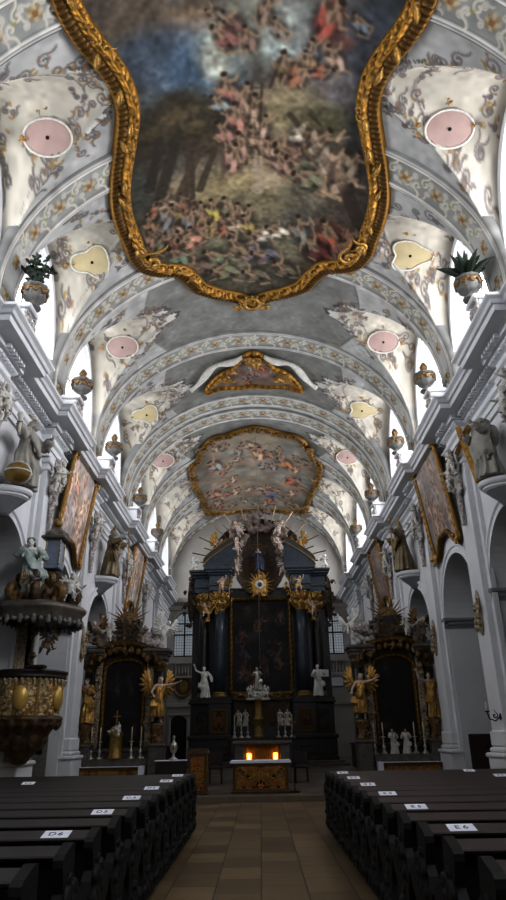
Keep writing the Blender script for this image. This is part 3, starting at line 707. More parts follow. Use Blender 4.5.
FR1_F = [(-0.35, 10.79, 0.4, 0.37, (0.46, 0.3, 0.28), 0.6, 0), (0.04, 11.18, 0.36, 0.33, (0.44, 0.34, 0.32), 0.2, 0), (-0.55, 11.1, 0.38, 0.45, (0.5, 0.28, 0.28), 0.9, 0), (0.47, 10.47, 0.29, 0.35, (0.44, 0.36, 0.32), -0.5, 0), (-0.76, 10.51, 0.25, 0.23, (0.4, 0.36, 0.34), 1.0, 0), (0.8, 10.91, 0.3, 0.28, (0.44, 0.4, 0.38), 0.3, 0), (2.01, 10.59, 0.49, 0.59, (0.62, 0.24, 0.18), -0.6, 0), (2.28, 11.53, 0.37, 0.36, (0.6, 0.5, 0.46), 0.5, 0), (1.68, 11.42, 0.32, 0.31, (0.36, 0.4, 0.48), 0, 0), (2.77, 10.52, 0.27, 0.28, (0.32, 0.4, 0.5), 0.6, 0), (1.01, 11.93, 0.44, 0.41, (0.44, 0.36, 0.22), 0.1, 0), (1.36, 12.09, 0.37, 0.44, (0.58, 0.34, 0.24), -0.8, 0), (1.65, 11.7, 0.3, 0.29, (0.54, 0.44, 0.3), 0.4, 0), (1.98, 11.93, 0.3, 0.29, (0.6, 0.3, 0.22), -1.2, 0), (-0.54, 12.63, 0.44, 0.51, (0.62, 0.34, 0.3), 0.2, 0), (-0.16, 12.84, 0.39, 0.45, (0.54, 0.4, 0.36), -0.4, 0), (-0.78, 13.02, 0.37, 0.33, (0.36, 0.5, 0.58), 0.6, 0), (-0.35, 13.54, 0.43, 0.5, (0.62, 0.4, 0.36), 0.1, 0), (0.12, 13.23, 0.4, 0.46, (0.58, 0.48, 0.4), -0.2, 0), (-0.69, 14.03, 0.41, 0.47, (0.6, 0.4, 0.38), 0.5, 0), (-0.26, 14.54, 0.45, 0.51, (0.6, 0.46, 0.4), 0.1, 0), (0.22, 14.26, 0.39, 0.44, (0.58, 0.46, 0.38), 0.3, 0), (-0.52, 14.96, 0.4, 0.55, (0.58, 0.42, 0.38), -0.3, 0), (0.64, 14.62, 0.36, 0.41, (0.54, 0.44, 0.38), 0.2, 0), (0.4, 13.83, 0.35, 0.4, (0.6, 0.5, 0.44), -0.3, 0), (1.57, 13.98, 0.43, 0.5, (0.6, 0.58, 0.54), -1.3, 0), (2.05, 14.14, 0.48, 0.57, (0.58, 0.52, 0.44), -0.7, 0), (2.41, 14.89, 0.64, 0.92, (0.56, 0.5, 0.44), -0.9, 1), (2.88, 15.34, 0.53, 0.77, (0.58, 0.48, 0.4), -0.8, 1), (3.1, 14.68, 0.4, 0.52, (0.5, 0.44, 0.38), -0.4, 0), (1.25, 14.74, 0.49, 0.67, (0.56, 0.36, 0.32), 1.1, 0), (1.02, 15.16, 0.43, 0.49, (0.54, 0.4, 0.36), 0.4, 0), (1.57, 15.08, 0.43, 0.59, (0.36, 0.38, 0.3), 1.2, 0), (1.86, 15.63, 0.46, 0.64, (0.4, 0.42, 0.32), 1.3, 0), (-3.09, 16.42, 0.27, 0.39, (0.56, 0.3, 0.22), -1.0, 0), (-2.66, 16.32, 0.38, 0.43, (0.62, 0.56, 0.48), 0.7, 0), (-2.4, 16.86, 0.34, 0.49, (0.58, 0.5, 0.2), 0.4, 0), (-1.99, 16.69, 0.32, 0.44, (0.52, 0.34, 0.24), 0.1, 0), (-1.69, 17.04, 0.3, 0.47, (0.58, 0.44, 0.36), -0.2, 0), (-2.12, 17.29, 0.4, 0.54, (0.38, 0.4, 0.44), -0.5, 0), (-1.55, 17.46, 0.37, 0.49, (0.54, 0.4, 0.26), -0.8, 0), (-1.22, 17.06, 0.34, 0.44, (0.64, 0.58, 0.52), 0.9, 0), (-0.96, 17.38, 0.3, 0.47, (0.46, 0.26, 0.2), 0.6, 0), (-0.74, 17.04, 0.4, 0.53, (0.4, 0.44, 0.34), 0.3, 0), (-0.41, 17.31, 0.38, 0.49, (0.56, 0.3, 0.22), 0.0, 0), (-0.14, 17.37, 0.34, 0.45, (0.62, 0.56, 0.48), -0.3, 0), (-1.34, 17.79, 0.31, 0.48, (0.58, 0.5, 0.2), -0.6, 0), (-1.77, 17.98, 0.41, 0.64, (0.52, 0.34, 0.24), -0.9, 0), (-2.56, 17.6, 0.35, 0.58, (0.58, 0.44, 0.36), 0.8, 0), (-2.95, 17.24, 0.31, 0.45, (0.38, 0.4, 0.44), 0.5, 0), (-3.33, 16.94, 0.27, 0.4, (0.54, 0.4, 0.26), 0.2, 0), (-2.13, 18.17, 0.41, 0.55, (0.64, 0.58, 0.52), -0.1, 0), (-2.66, 18.2, 0.36, 0.59, (0.46, 0.26, 0.2), -0.4, 0), (-3.15, 17.96, 0.31, 0.53, (0.4, 0.44, 0.34), -0.7, 0), (-0.89, 17.98, 0.32, 0.41, (0.56, 0.3, 0.22), -1.0, 0), (-0.5, 17.82, 0.42, 0.64, (0.62, 0.56, 0.48), 0.7, 0), (-0.08, 17.86, 0.38, 0.5, (0.58, 0.5, 0.2), 0.4, 0), (-2.2, 16.48, 0.31, 0.44, (0.52, 0.34, 0.24), 0.1, 0), (-3.42, 17.56, 0.28, 0.41, (0.58, 0.44, 0.36), -0.2, 0), (-2.77, 16.86, 0.38, 0.53, (0.38, 0.4, 0.44), -0.5, 0), (-1.25, 17.04, 0.37, 0.49, (0.64, 0.6, 0.18), 0.1, 0), (-2.14, 18.26, 0.4, 0.64, (0.66, 0.44, 0.36), 1.3, 0), (0.41, 18.36, 0.43, 0.55, (0.64, 0.64, 0.62), 1.35, 0), (0.97, 18.12, 0.42, 0.55, (0.62, 0.62, 0.58), 1.2, 0), (-0.03, 19.21, 0.55, 0.82, (0.32, 0.32, 0.44), 1.3, 0), (-0.5, 18.95, 0.44, 0.65, (0.44, 0.38, 0.26), 0.6, 0), (0.52, 19.37, 0.48, 0.71, (0.3, 0.3, 0.4), 1.45, 0), (-1.34, 19.47, 0.48, 0.71, (0.36, 0.44, 0.34), 0.8, 0), (-1.92, 19.76, 0.48, 0.72, (0.4, 0.32, 0.28), 1.2, 0), (-2.64, 18.91, 0.46, 0.6, (0.36, 0.46, 0.38), 0.5, 0), (-1.01, 20.23, 0.5, 0.72, (0.38, 0.42, 0.32), 1.4, 0), (0.14, 20.52, 0.46, 0.67, (0.36, 0.34, 0.28), 1.3, 0), (1.28, 20.13, 0.45, 0.67, (0.36, 0.34, 0.28), 1.0, 0), (2.7, 18.01, 0.55, 0.77, (0.66, 0.3, 0.2), 0.4, 0), (2.42, 18.82, 0.49, 0.76, (0.4, 0.14, 0.14), 1.0, 0), (3.31, 18.32, 0.45, 0.75, (0.52, 0.3, 0.22), 0.3, 0), (3.4, 17.68, 0.38, 0.59, (0.58, 0.38, 0.28), -0.6, 0), (1.73, 17.99, 0.44, 0.69, (0.4, 0.42, 0.4), 0.2, 0)]
# ============================================================ CEILING PAINTINGS AND ORNAMENT
def frame_path(outline, n, drop=0.):
    pts = smooth_closed(outline, n); k = len(pts); out = []
    area2 = sum(pts[i][0] * pts[(i + 1) % k][1] - pts[(i + 1) % k][0] * pts[i][1] for i in range(k)); sg = 1 if area2 > 0 else -1
    for i in range(k):
        (xa, ya), (xb, yb) = pts[i - 3], pts[(i + 3) % k]; x, y = pts[i]
        t = Vector((xb - xa, yb - ya, 0)).normalized(); lat = Vector((t.y, -t.x, 0)) * sg
        sl = (vzs(x + .05) - vzs(x - .05)) / .1; nrm = Vector((sl, 0, -1)).normalized()
        lat = Vector((lat.x, lat.y, lat.x * sl)).normalized()
        out.append((Vector((x, y, vzs(x) - drop)), lat, nrm))
    return out
def gilt_frame(name, path, prof, parent, carve=.05, pitch=.42, m=None, closed=True, tint=1.):
    """prof rows: (lateral, height, kind) kind 0 smooth, 1 leaf carving, 2 fluting"""
    n = len(path); P = np.zeros((n + (1 if closed else 0), len(prof), 3)); C = np.zeros(P.shape, np.float32); s = 0.
    rng = np.random.default_rng(len(path) + len(prof)); ph = rng.uniform(0, 6, 8)
    for i in range(P.shape[0]):
        p, a, b = path[i % n]
        if i: s += (p - path[(i - 1) % n][0]).length
        for k, (u, h, kind) in enumerate(prof):
            q = 0.
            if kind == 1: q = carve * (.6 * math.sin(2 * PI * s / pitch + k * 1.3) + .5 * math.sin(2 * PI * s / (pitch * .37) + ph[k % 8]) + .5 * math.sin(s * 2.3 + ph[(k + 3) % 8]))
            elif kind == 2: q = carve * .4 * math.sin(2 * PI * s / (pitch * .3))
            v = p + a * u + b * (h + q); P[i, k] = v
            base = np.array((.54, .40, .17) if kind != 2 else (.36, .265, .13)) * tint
            C[i, k] = base * (1 + (q / carve) * .38 if kind else 1) * (.75 if h < .03 else 1)  # hollows darker, ridges brighter: relief shading put into the gilding colour
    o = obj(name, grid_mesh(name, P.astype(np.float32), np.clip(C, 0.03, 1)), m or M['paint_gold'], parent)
    return o
def fresco_mesh(name, c, outline, parent, lift=.02):
    Pm = np.stack([c.X, c.Y, vz(c.X) - lift], -1).astype(np.float32)
    cx = (c.X[:-1, :-1] + c.X[1:, 1:]) / 2; cy = (c.Y[:-1, :-1] + c.Y[1:, 1:]) / 2
    return obj(name, grid_mesh(name, Pm, c.a, inside(outline, cx, cy)), M['paint'], parent)

GAIN = 1.0
def mute(c, k=.42):
    g = c.a.mean(-1, keepdims=True); c.a = (g + (c.a - g) * (1 - k)).astype(np.float32) * np.array((1.03, 1., .95), np.float32)
# the great fresco over the nave
c = Canvas(-4.4, 4.4, 4.9, 22.7, .035, (.34, .33, .31)); nr = np.random.default_rng(5); rg = random.Random(8)
for (x, y, rx, ry, col, al, sf) in FR1_E: c.ell(x, y, rx, ry, col, al, 0, sf)
c.noise(.07, .8, nr, (1, .95, .9)); c.noise(.07, .3, nr, (.9, 1, 1.1)); c.noise(.07, .12, nr)
for (p, q, w0, w1, col, al) in FR1_L: c.seg(p, q, w0, w1, col, al)
for k in range(40):
    x, y = rg.uniform(-3.5, 3.5), rg.uniform(5.2, 10); c.ell(x, y, rg.uniform(.2, .7), rg.uniform(.1, .3), rg.choice(((.44, .38, .32), (.36, .42, .46), (.5, .44, .38))), .4, rg.uniform(-.4, .4), .8)
for (x, y, sx, sy, col, lie, fl) in FR1_F: c.figure(x, y, sx * 1.55, sy * 1.55, rg, tuple(v * .9 + .03 for v in col), (.68, .56, .45) if fl else (.58, .47, .37), lie)
for (p, q, w0, w1, col, al) in FR1_L: c.seg(p, q, w0, w1, col, al * .45)
c.noise(.06, .1, nr); c.blur(1); mute(c, .52); c.a = np.clip(c.a, 0, 1) ** 1.2 * 1.18 * GAIN
root = empty('ceiling_fresco', (0, 14, 17.9), 'large painted nave fresco with trees, crowd and ladder in a curved gilt frame', 'ceiling painting')
root.matrix_parent_inverse = Matrix()
def attach(o, r):
    o.parent = r; o.matrix_parent_inverse = Matrix.Translation(-Vector(r.location)); return o
a = attach(fresco_mesh('painted_field', c, FR1_OUT, None), root)
path = frame_path(FR1_OUT, 1300)
pr = [(.06, -.12, 0), (.05, .06, 0), (0, .10, 2), (-.10, .13, 2), (-.20, .13, 2), (-.26, .10, 0), (-.30, .20, 1), (-.36, .27, 1), (-.42, .25, 1), (-.47, .17, 1), (-.52, .13, 1), (-.57, .14, 0), (-.62, .08, 0), (-.64, -.02, 0)]
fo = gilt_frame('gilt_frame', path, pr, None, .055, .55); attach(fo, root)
mb = MB()
for sx in (-1, 1):
    for (x, y, S, fl) in ((3.45, 18.35, .42, 1), (3.75, 17.7, .2, -1)):
        mb = MB(); mb.scroll((sx * x, y, vzs(x) - .2), (sx, 0, 0), (0, 1, 0), (0, 0, -1), S, 1.5, .08, fl * sx, 1.6, 1.2); attach(mb.build('corner_scroll', M['gold'], None, True), root)
    for k in range(9):
        y = 9.6 + k * 1.; mb = MB()
        mb.leaf((sx * (np.interp(y, [q[0] for q in FR1], [q[1] for q in FR1]) - .4), y, vzs(3.8) - .25), (sx * .3, rg.choice((-1, 1)), 0), (0, 0, -1), .5, .1); attach(mb.build('acanthus_leaf', M['gold'], None, True), root)
for k in range(26):
    q = rg.random(); p, la, nn = path[int(q * len(path)) % len(path)]
    if p.y < 9: continue
    mb = MB(); mb.scroll(p - la * .42 + nn * .2, la, la.cross(nn), nn, rg.uniform(.08, .16), 1.1, .035, rg.choice((-1, 1)), 1.4, rg.uniform(0, 6)); attach(mb.build('small_scroll', M['gold'], None, True), root)
mb = MB(); n = 28
ring = [(.30 * math.cos(2 * PI * k / n), 22.05 + .34 * math.sin(2 * PI * k / n), vzs(0) - .28) for k in range(n + 1)]
mb.tube(ring, .075, 8, cap=False)
for k in range(12): mb.leaf((.33 * math.cos(k * PI / 6), 22.05 + .36 * math.sin(k * PI / 6), vzs(0) - .26), (math.cos(k * PI / 6), math.sin(k * PI / 6), 0), (0, 0, -1), .2, .07)
for f in (-1, 1): mb.scroll((f * .55, 22.25, vzs(0) - .25), (f, 0, 0), (0, 1, 0), (0, 0, -1), .22, 1.3, .05, f, 1.4, 2.)
attach(mb.build('wreath', M['gold'], None, True), root)

# second fresco
c = Canvas(-4.2, 4.2, 34.1, 49.7, .05, (.42, .40, .37)); rg = random.Random(21)
for k in range(90):
    x, y = rg.uniform(-4, 4), rg.uniform(34.5, 49.5)
    c.ell(x, y, rg.uniform(.3, 1.1), rg.uniform(.4, 1.6), rg.choice(((.52, .48, .42), (.44, .46, .46), (.50, .42, .36), (.36, .36, .35), (.48, .50, .50), (.55, .46, .40))), .6, rg.uniform(-.6, .6), .8)
c.noise(.06, .9, nr); c.noise(.06, .35, nr, (1, .95, .9))
for k in range(46):
    x, y = rg.uniform(-3.2, 3.2), rg.uniform(36., 49.); c.figure(x, y, rg.uniform(.45, .7), rg.uniform(.8, 1.3), rg, rg.choice(((.52, .34, .28), (.48, .46, .42), (.38, .36, .34), (.58, .50, .44), (.40, .42, .44), (.50, .40, .32))), (.58, .46, .38), rg.uniform(-1.5, 1.5))
for (x, y, col) in ((2.5, 42., (.56, .28, .22)), (1.9, 39.3, (.58, .38, .24)), (1.0, 45.6, (.22, .30, .50)), (-2.6, 39, (.46, .48, .5)), (.2, 38.2, (.60, .50, .40)), (-3., 44, (.56, .42, .36))): c.figure(x, y, .9, 1.6, rg, col, (.6, .48, .4), rg.uniform(-1.2, 1.2))
mute(c, .3); c.a *= GAIN * 1.1
root = empty('ceiling_fresco', (0, 42, 17.9), 'smaller painted cloud fresco in a gilt frame near the choir', 'ceiling painting')
attach(fresco_mesh('painted_field', c, FR2_OUT, None), root)
path = frame_path(FR2_OUT, 700)
pr = [(.12, -.1, 0), (.10, .08, 0), (.02, .16, 1), (-.10, .2, 1), (-.2, .14, 1), (-.28, .08, 0), (-.32, -.02, 0)]
attach(gilt_frame('gilt_frame', path, pr, None, .06, .6, tint=.85), root)
mb = MB()
for k in range(34):
    p, la, nn = path[int(k / 34 * len(path))]; mb = MB(); mb.scroll(p + nn * .15, la, la.cross(nn), nn, rg.uniform(.16, .3), 1.1, .055, rg.choice((-1, 1)), 1.4, rg.uniform(0, 6)); attach(mb.build('small_scroll', M['gold_dark'], None, True), root)
for f in (-1, 1):
    for (x, y, S) in ((3.5, 45.8, .5), (3.9, 39.5, .4), (3.2, 35.6, .35)): mb = MB(); mb.scroll((f * x, y, vzs(x) - .15), (f, 0, 0), (0, 1, 0), (0, 0, -1), S, 1.4, .09, f, 1.4, 1.); attach(mb.build('corner_scroll', M['gold_dark'], None, True), root)
mb = MB()
for k in range(5): mb.leaf((0, 34.5, 17.75), (math.sin((k - 2) * .6), -math.cos((k - 2) * .6), 0), (0, 0, -1), .55, .12)
attach(mb.build('crest', M['gold_dark'], None, True), root)

# cartouche between the ribs
CT = [(-2.4, 29.2), (-2.0, 28.3), (-1.5, 27.75), (-1.0, 27.5), (-.75, 26.9), (-.35, 26.35), (0, 26.2), (.35, 26.35), (.75, 26.9), (1.0, 27.5), (1.5, 27.75), (2.0, 28.3), (2.4, 29.2), (1.6, 29.15), (.8, 29.35), (0, 29.25), (-.8, 29.35), (-1.6, 29.15)]
c = Canvas(-2.5, 2.5, 26, 29.7, .03, (.44, .38, .34))
for k in range(14): c.figure(rg.uniform(-1.8, 1.8), rg.uniform(27.4, 29), .3, .5, rg, rg.choice(((.60, .34, .24), (.44, .38, .42), (.40, .42, .44), (.58, .46, .3))), (.6, .46, .36), rg.uniform(-1, 1))
c.noise(.12, .4, nr); c.a *= GAIN
root = empty('ceiling_cartouche', (0, 28, 17.9), 'gilded crown-shaped cartouche with painted figures and white ribbon', 'ceiling painting')
attach(fresco_mesh('painted_field', c, CT, None, .05), root)
path = frame_path(CT, 260, .02)
attach(gilt_frame('gilt_frame', path, [(.14, -.05, 0), (.12, .1, 1), (.02, .16, 1), (-.1, .12, 1), (-.18, 0, 0)], None, .05, .35), root)
mb = MB(); rocaille(mb, (0, 26.7, 17.7), (1, 0, 0), (0, 1, 0), (0, 0, -1), .55, .5, 7, rg, .06); mb.ell((0, 26.75, 17.75), (.4, .4, .08)); attach(obj('crest', fused(mb, 'crest', .025, 1), M['gold']), root)
for f in (-1, 1):
    mb = MB(); rocaille(mb, (f * 1.5, 28.2, 17.65), (1, 0, 0), (0, 1, 0), (0, 0, -1), .6, .5, 6, rg, .05); mb.tube([(f * 1.6, 28.2, 17.7), (f * 2.1, 28.9, 17.6), (f * 2.45, 29.5, 17.5)], [.09, .07, .03]); mb.ell((f * 1.5, 28.2, 17.72), (.4, .35, .07)); attach(obj('side_carving', fused(mb, 'side_carving', .025, 1), M['gold']), root)
mb = MB()
for f in (-1, 1):
    mb = MB(); pts = [(f * (.5 + 2.6 * q), 26.35 + 1.9 * q ** 1.5 + .22 * math.sin(q * 9), vzs(.5 + 2.6 * q) - .12) for q in np.linspace(0, 1, 24)]
    mb.tube(pts, [.10 + .08 * math.sin(q * 7) ** 2 for q in np.linspace(0, 1, 24)], 8); attach(mb.build('ribbon', M['stucco'], None, True), root)

# medallions in the lunettes
def medallion(s, mid, hw, pink, label):
    X = s * 5.4; u = .42; kz = 4.75 + .14 * (WX - 5.4); z0 = 12. + kz * math.sqrt(1 - u * u) - .03; mid = mid + u * hw; sl = -kz * u / math.sqrt(1 - u * u) / hw
    r = empty('vault_medallion', (X, mid - .03, z0), label, 'medallion', group='painted medallions in the vault lunettes'); r.rotation_euler = (math.atan(sl) * .92, 0, 0)
    n = 48; mb = MB()
    def rad(a):
        return 1. if pink else 1 + .18 * math.cos(3 * a + (0 if s > 0 else PI)) + .06 * math.cos(5 * a)
    pts = [(.60 * rad(2 * PI * k / n) * math.cos(2 * PI * k / n), .45 * rad(2 * PI * k / n) * math.sin(2 * PI * k / n)) for k in range(n)]
    def z(x): return -.14 * s * x
    mb.add([(0, 0, z(0) - .07)] + [(x * .5, y * .5, z(x * .5) - .06) for x, y in pts] + [(x, y, z(x) - .02) for x, y in pts],
           [(0, 1 + (k + 1) % n, 1 + k) for k in range(n)] + [(1 + k, 1 + (k + 1) % n, 1 + n + (k + 1) % n, 1 + n + k) for k in range(n)])
    mb.build('painted_field', M['pinkf'] if pink else M['yellowf'], r, True)
    mb = MB(); mb.tube([(x * 1.05, y * 1.05, z(x) - .03) for x, y in pts + pts[:1]], .034, 8, cap=False); mb.build('rim', M['stucco'], r, True)
    mb = MB(); mb.lathe([(.045, -.1), (.05, -.075), (.03, -.06)], (0, 0, 0), 10); mb.build('hole', M['black'], r)
    mb = MB(); rg2 = random.Random(int(mid * 10) + s)
    for q in (0, PI / 2, PI, 1.5 * PI):
        rocaille(mb, (.78 * math.cos(q), .7 * math.sin(q), z(.78 * math.cos(q)) - .05), (1, 0, 0), (0, 1, 0), (0, 0, -1), .24, .17, 3, rg2, .014)
    mb.build('gilt_leaves', M['gold'], r, True)
M['pinkf'] = mat('pink_wash', (.66, .57, .545), .8, scale=2, amt=.1); M['yellowf'] = mat('yellow_wash', (.70, .65, .52), .8, scale=2, amt=.1)
ordn = ['nearest', 'second', 'third', 'fourth', 'fifth']
for s, side in ((-1, 'left'), (1, 'right')):
    for i, k in enumerate((1, 2, 3, 4, 5)):
        a, b = PIL[k], PIL[k + 1]; pink = i % 2 == 0
        medallion(s, (a + b) / 2, (b - a) / 2 - .34, pink, '%s %s medallion in the %s vault bay on the %s' % ('oval pink' if pink else 'lobed yellow', 'painted', ordn[i], side))
# bell rope
mb = MB(); mb.tube([(.05, 34.2, 17.9 - q * .13) for q in range(101)], .013, 6); mb.lathe([(.0, 0), (.04, .02), (.05, .08), (.02, .14), (.012, .2)], (.05, 34.2, 4.6), 8)
tag(mb.build('hanging_rope', M['ped'], None, True), 'thin pale rope hanging from the vault before the high altar', 'rope')
# ============================================================ FIGURES
V = Vector
def rot_m(yaw=0, pitch=0, roll=0):
    return Matrix.Rotation(yaw, 3, 'Z') @ Matrix.Rotation(pitch, 3, 'X') @ Matrix.Rotation(roll, 3, 'Y')
def hand(mb, w, d, side, L=.085, curl=.5):
    d = V(d).normalized(); n = d.cross(V((side, .3, .2))).normalized(); s = d.cross(n).normalized() * side
    c = w + d * L * .28
    mb.capsule(w, c, L * .16, L * .2, 8); mb.capsule(c - s * L * .14, c + d * L * .12 - s * L * .16, L * .15, L * .13, 8); mb.capsule(c + s * L * .14, c + d * L * .1 + s * L * .16, L * .15, L * .13, 8)
    for k, ln in enumerate((.40, .48, .45, .36)):
        o = (k - 1.5) * L * .155; b = c + d * L * .2 - s * o; ca = curl + .08 * k
        m = b + (d * math.cos(ca * .5) + n * math.sin(ca * .5) - s * o * 2) * L * ln * .55; e = m + (d * math.cos(ca * 1.4) + n * math.sin(ca * 1.4)) * L * ln * .5
        mb.capsule(b, m, L * .085, L * .08, 6); mb.capsule(m, e, L * .08, L * .065, 6)
    b = c + s * L * .2 - d * L * .08; m = b + (s * .8 + d * .5 + n * .3).normalized() * L * .24; e = m + (d * .9 + n * .5 + s * .1).normalized() * L * .2
    mb.capsule(b, m, L * .1, L * .09, 6); mb.capsule(m, e, L * .09, L * .07, 6)

def head(mb, base, R3, S, child=False, beard=False):
    """base: point at the top of the neck; S: head height"""
    def P(x, y, z): return base + R3 @ V((x * S, y * S, z * S))
    mb.ell(P(0, .03, .50), (.36 * S, .43 * S, .46 * S), 14, 10, R3)
    mb.ell(P(0, -.14, .24), (.26 * S, .30 * S, .28 * S), 12, 8, R3)
    if child:
        for f in (-1, 1): mb.ell(P(f * .17, -.26, .26), (.14 * S, .13 * S, .14 * S), 8, 6, R3)
    mb.capsule(P(0, -.39, .47), P(0, -.49, .33), .045 * S, .07 * S, 7)
    mb.capsule(P(-.2, -.35, .54), P(.2, -.35, .54), .06 * S, .06 * S, 7)
    for f in (-1, 1):
        mb.ell(P(f * .15, -.37, .45), (.06 * S, .04 * S, .045 * S), 7, 5, R3); mb.ell(P(f * .36, .04, .42), (.05 * S, .09 * S, .13 * S), 7, 5, R3)
    mb.capsule(P(-.1, -.40, .20), P(.1, -.40, .20), .04 * S, .04 * S, 6); mb.ell(P(0, -.36, .07), (.1 * S, .09 * S, .08 * S), 7, 5, R3)
def hair_mb(base, R3, S, rng, beard=False, long=False):
    mb = MB()
    def P(x, y, z): return base + R3 @ V((x * S, y * S, z * S))
    mb.ell(P(0, .10, .60), (.40 * S, .44 * S, .42 * S), 14, 9, R3)
    for k in range(34):
        a = rng.uniform(-2.5, 2.5) + PI / 2; z = rng.uniform(.15 if abs(a - PI / 2) < 1.6 else .6, .98); q = math.sqrt(max(.05, 1 - (z - .55) ** 2 / .22))
        mb.ell(P(.38 * q * math.cos(a), .06 + .42 * q * math.sin(a), z), (.1 * S,) * 3, 7, 5)
    if long:
        for k in range(9): a = -.3 + k * .46; mb.capsule(P(.34 * math.cos(a), .12 + .34 * math.sin(a), .3), P(.40 * math.cos(a), .2 + .3 * math.sin(a), -.28), .11 * S, .06 * S, 6)
    if beard:
        for k in range(9): mb.capsule(P((k - 4) * .055, -.36 + abs(k - 4) * .04, .1), P((k - 4) * .04, -.38, -.22 + abs(k - 4) * .06), .09 * S, .04 * S, 6)
    return mb

def adult(H, pose, rng):
    """body of a standing adult, 7.5 heads, feet at z=0, facing -Y; returns key points"""
    mb = MB(); lx, ly = pose.get('lean', (0, 0)); K = {}
    def T(z): q = max(0, z - .5) / .45; return V((lx * q, ly * q, 0))
    for z, r in ((.52, (.088, .064, .075)), (.61, (.076, .056, .085)), (.715, (.1, .068, .1))): mb.ell(V((0, 0, z)) + T(z), r, 14, 10)
    sh = V((0, 0, .80)) + T(.8); mb.capsule(sh + V((-.09, 0, 0)), sh + V((.09, 0, 0)), .042, .042, 10)
    nb = V((0, -.008, .875)) + T(.875); mb.capsule(sh, nb, .034, .028, 10)
    R3 = rot_m(*pose.get('head', (0, 0, 0))); hb = nb - R3 @ V((0, 0, .018)); head(mb, hb, R3, .135); K['head'] = (hb, R3, .135)
    for side, key in ((1, 'L'), (-1, 'R')):
        s0 = sh + V((side * .108, 0, -.005)); e, w = pose.get('arm' + key, ((side * .3, 0, -1), (side * .1, -.4, -.8)))
        e = s0 + V(e).normalized() * .178; w = e + V(w).normalized() * .15; d = w - e
        mb.capsule(s0, e, .037, .028, 9); mb.capsule(e, w, .029, .019, 9); hand(mb, w, d, side, .10, pose.get('curl', .6)); K['arm' + key] = (s0, e, w, w + d.normalized() * .05)
        h0 = V((side * .05, 0, .50)); kn, an = pose.get('leg' + key, ((side * .06, -.03, -1), (0, .03, -1)))
        kn = h0 + V(kn).normalized() * .235; an = kn + V(an).normalized() * .225
        mb.capsule(h0, kn, .062, .042, 10); mb.capsule(kn, kn + (an - kn) * .35, .041, .042, 9); mb.capsule(kn + (an - kn) * .35, an, .041, .024, 9)
        mb.capsule(an + V((0, .015, -.015)), an + V((side * .015, -.085, -.02)), .024, .02, 8); K['leg' + key] = (h0, kn, an)
    K['sh'] = sh; K['T'] = T
    return mb, K

def robe_mb(K, rng, amp=.2, hem=.02, flare=1., swag=True, sleeves=('L', 'R'), top=.80, n1=7):
    mb = MB(); T = K['T']; seg = 64; rows = 26
    p1, p2, p3 = rng.uniform(0, 6), rng.uniform(0, 6), rng.uniform(0, 6); tw = rng.uniform(-1.6, 1.6); vs = []; fs = []
    hip = (K['legL'][1] + K['legR'][1]) / 2
    for i in range(rows + 1):
        q = i / rows; z = top + (hem - top) * q
        rx = np.interp(z, [0, .25, .5, .6, .72, .8], [.165 * flare, .135 * flare, .112, .09, .112, .10]); ry = np.interp(z, [0, .25, .5, .6, .72, .8], [.14 * flare, .12 * flare, .09, .074, .08, .055])
        c = T(z) + V((hip.x * np.interp(z, [0, .3, .55], [1., 1., 0]), hip.y * np.interp(z, [0, .3, .55], [.7, 1., 0]), z)); A = amp * np.interp(z, [0, .3, .6, .8], [1, .85, .45, .12])
        for k in range(seg):
            a = 2 * PI * k / seg
            fo = (abs(math.sin(n1 * .5 * a + p1 + tw * q)) ** .7 - .55) * .9 + .35 * math.sin(11 * a + p2 + 3 * q + tw * q) + .25 * math.sin(3 * a + p3 + 5 * q)
            g = 1 + A * fo; vs.append(c + V((rx * g * math.cos(a), ry * g * math.sin(a), .012 * math.sin(5 * a + p2) * q)))
    for i in range(rows):
        for k in range(seg): fs.append((i * seg + k, i * seg + (k + 1) % seg, (i + 1) * seg + (k + 1) % seg, (i + 1) * seg + k))
    fs.append(tuple(range(seg))); fs.append(tuple(rows * seg + k for k in range(seg - 1, -1, -1))); mb.add(vs, fs)
    for key in sleeves:
        s0, e, w, h = K['arm' + key]; mb.capsule(s0, e, .056, .055, 10); m = e + (w - e) * .75; mb.capsule(e, m, .052, .06, 10)
        for j in range(3): d = V((rng.uniform(-.03, .03), rng.uniform(-.02, .03), -rng.uniform(.05, .13))); mb.capsule(m, m + d, .035, .015, 7)
    if swag:
        f = rng.choice((-1, 1))
        for j in range(6):
            q = j / 5; a0 = V((f * .10, -.05, .80 - .02 * j)) + T(.8); b = V((-f * (.12 - .02 * q), -.09, .56 - .10 * q)) + T(.55); m = (a0 + b) / 2 + V((0, -.055 - .02 * q, -.06 - .05 * q))
            mb.tube([a0, (a0 + m) / 2 + V((0, -.012, -.01)), m, (m + b) / 2 + V((0, -.008, -.01)), b], [.016, .022, .024, .022, .02], 7)
        for j in range(5):
            x = -f * (.04 + .035 * j); mb.tube([V((x, -.09, .55 - .02 * j)) + T(.5), V((x * 1.1 + .01, -.13, .36)), V((x * 1.2, -.12, .16 + .04 * j))], [.022, .026, .008], 7)
    return mb
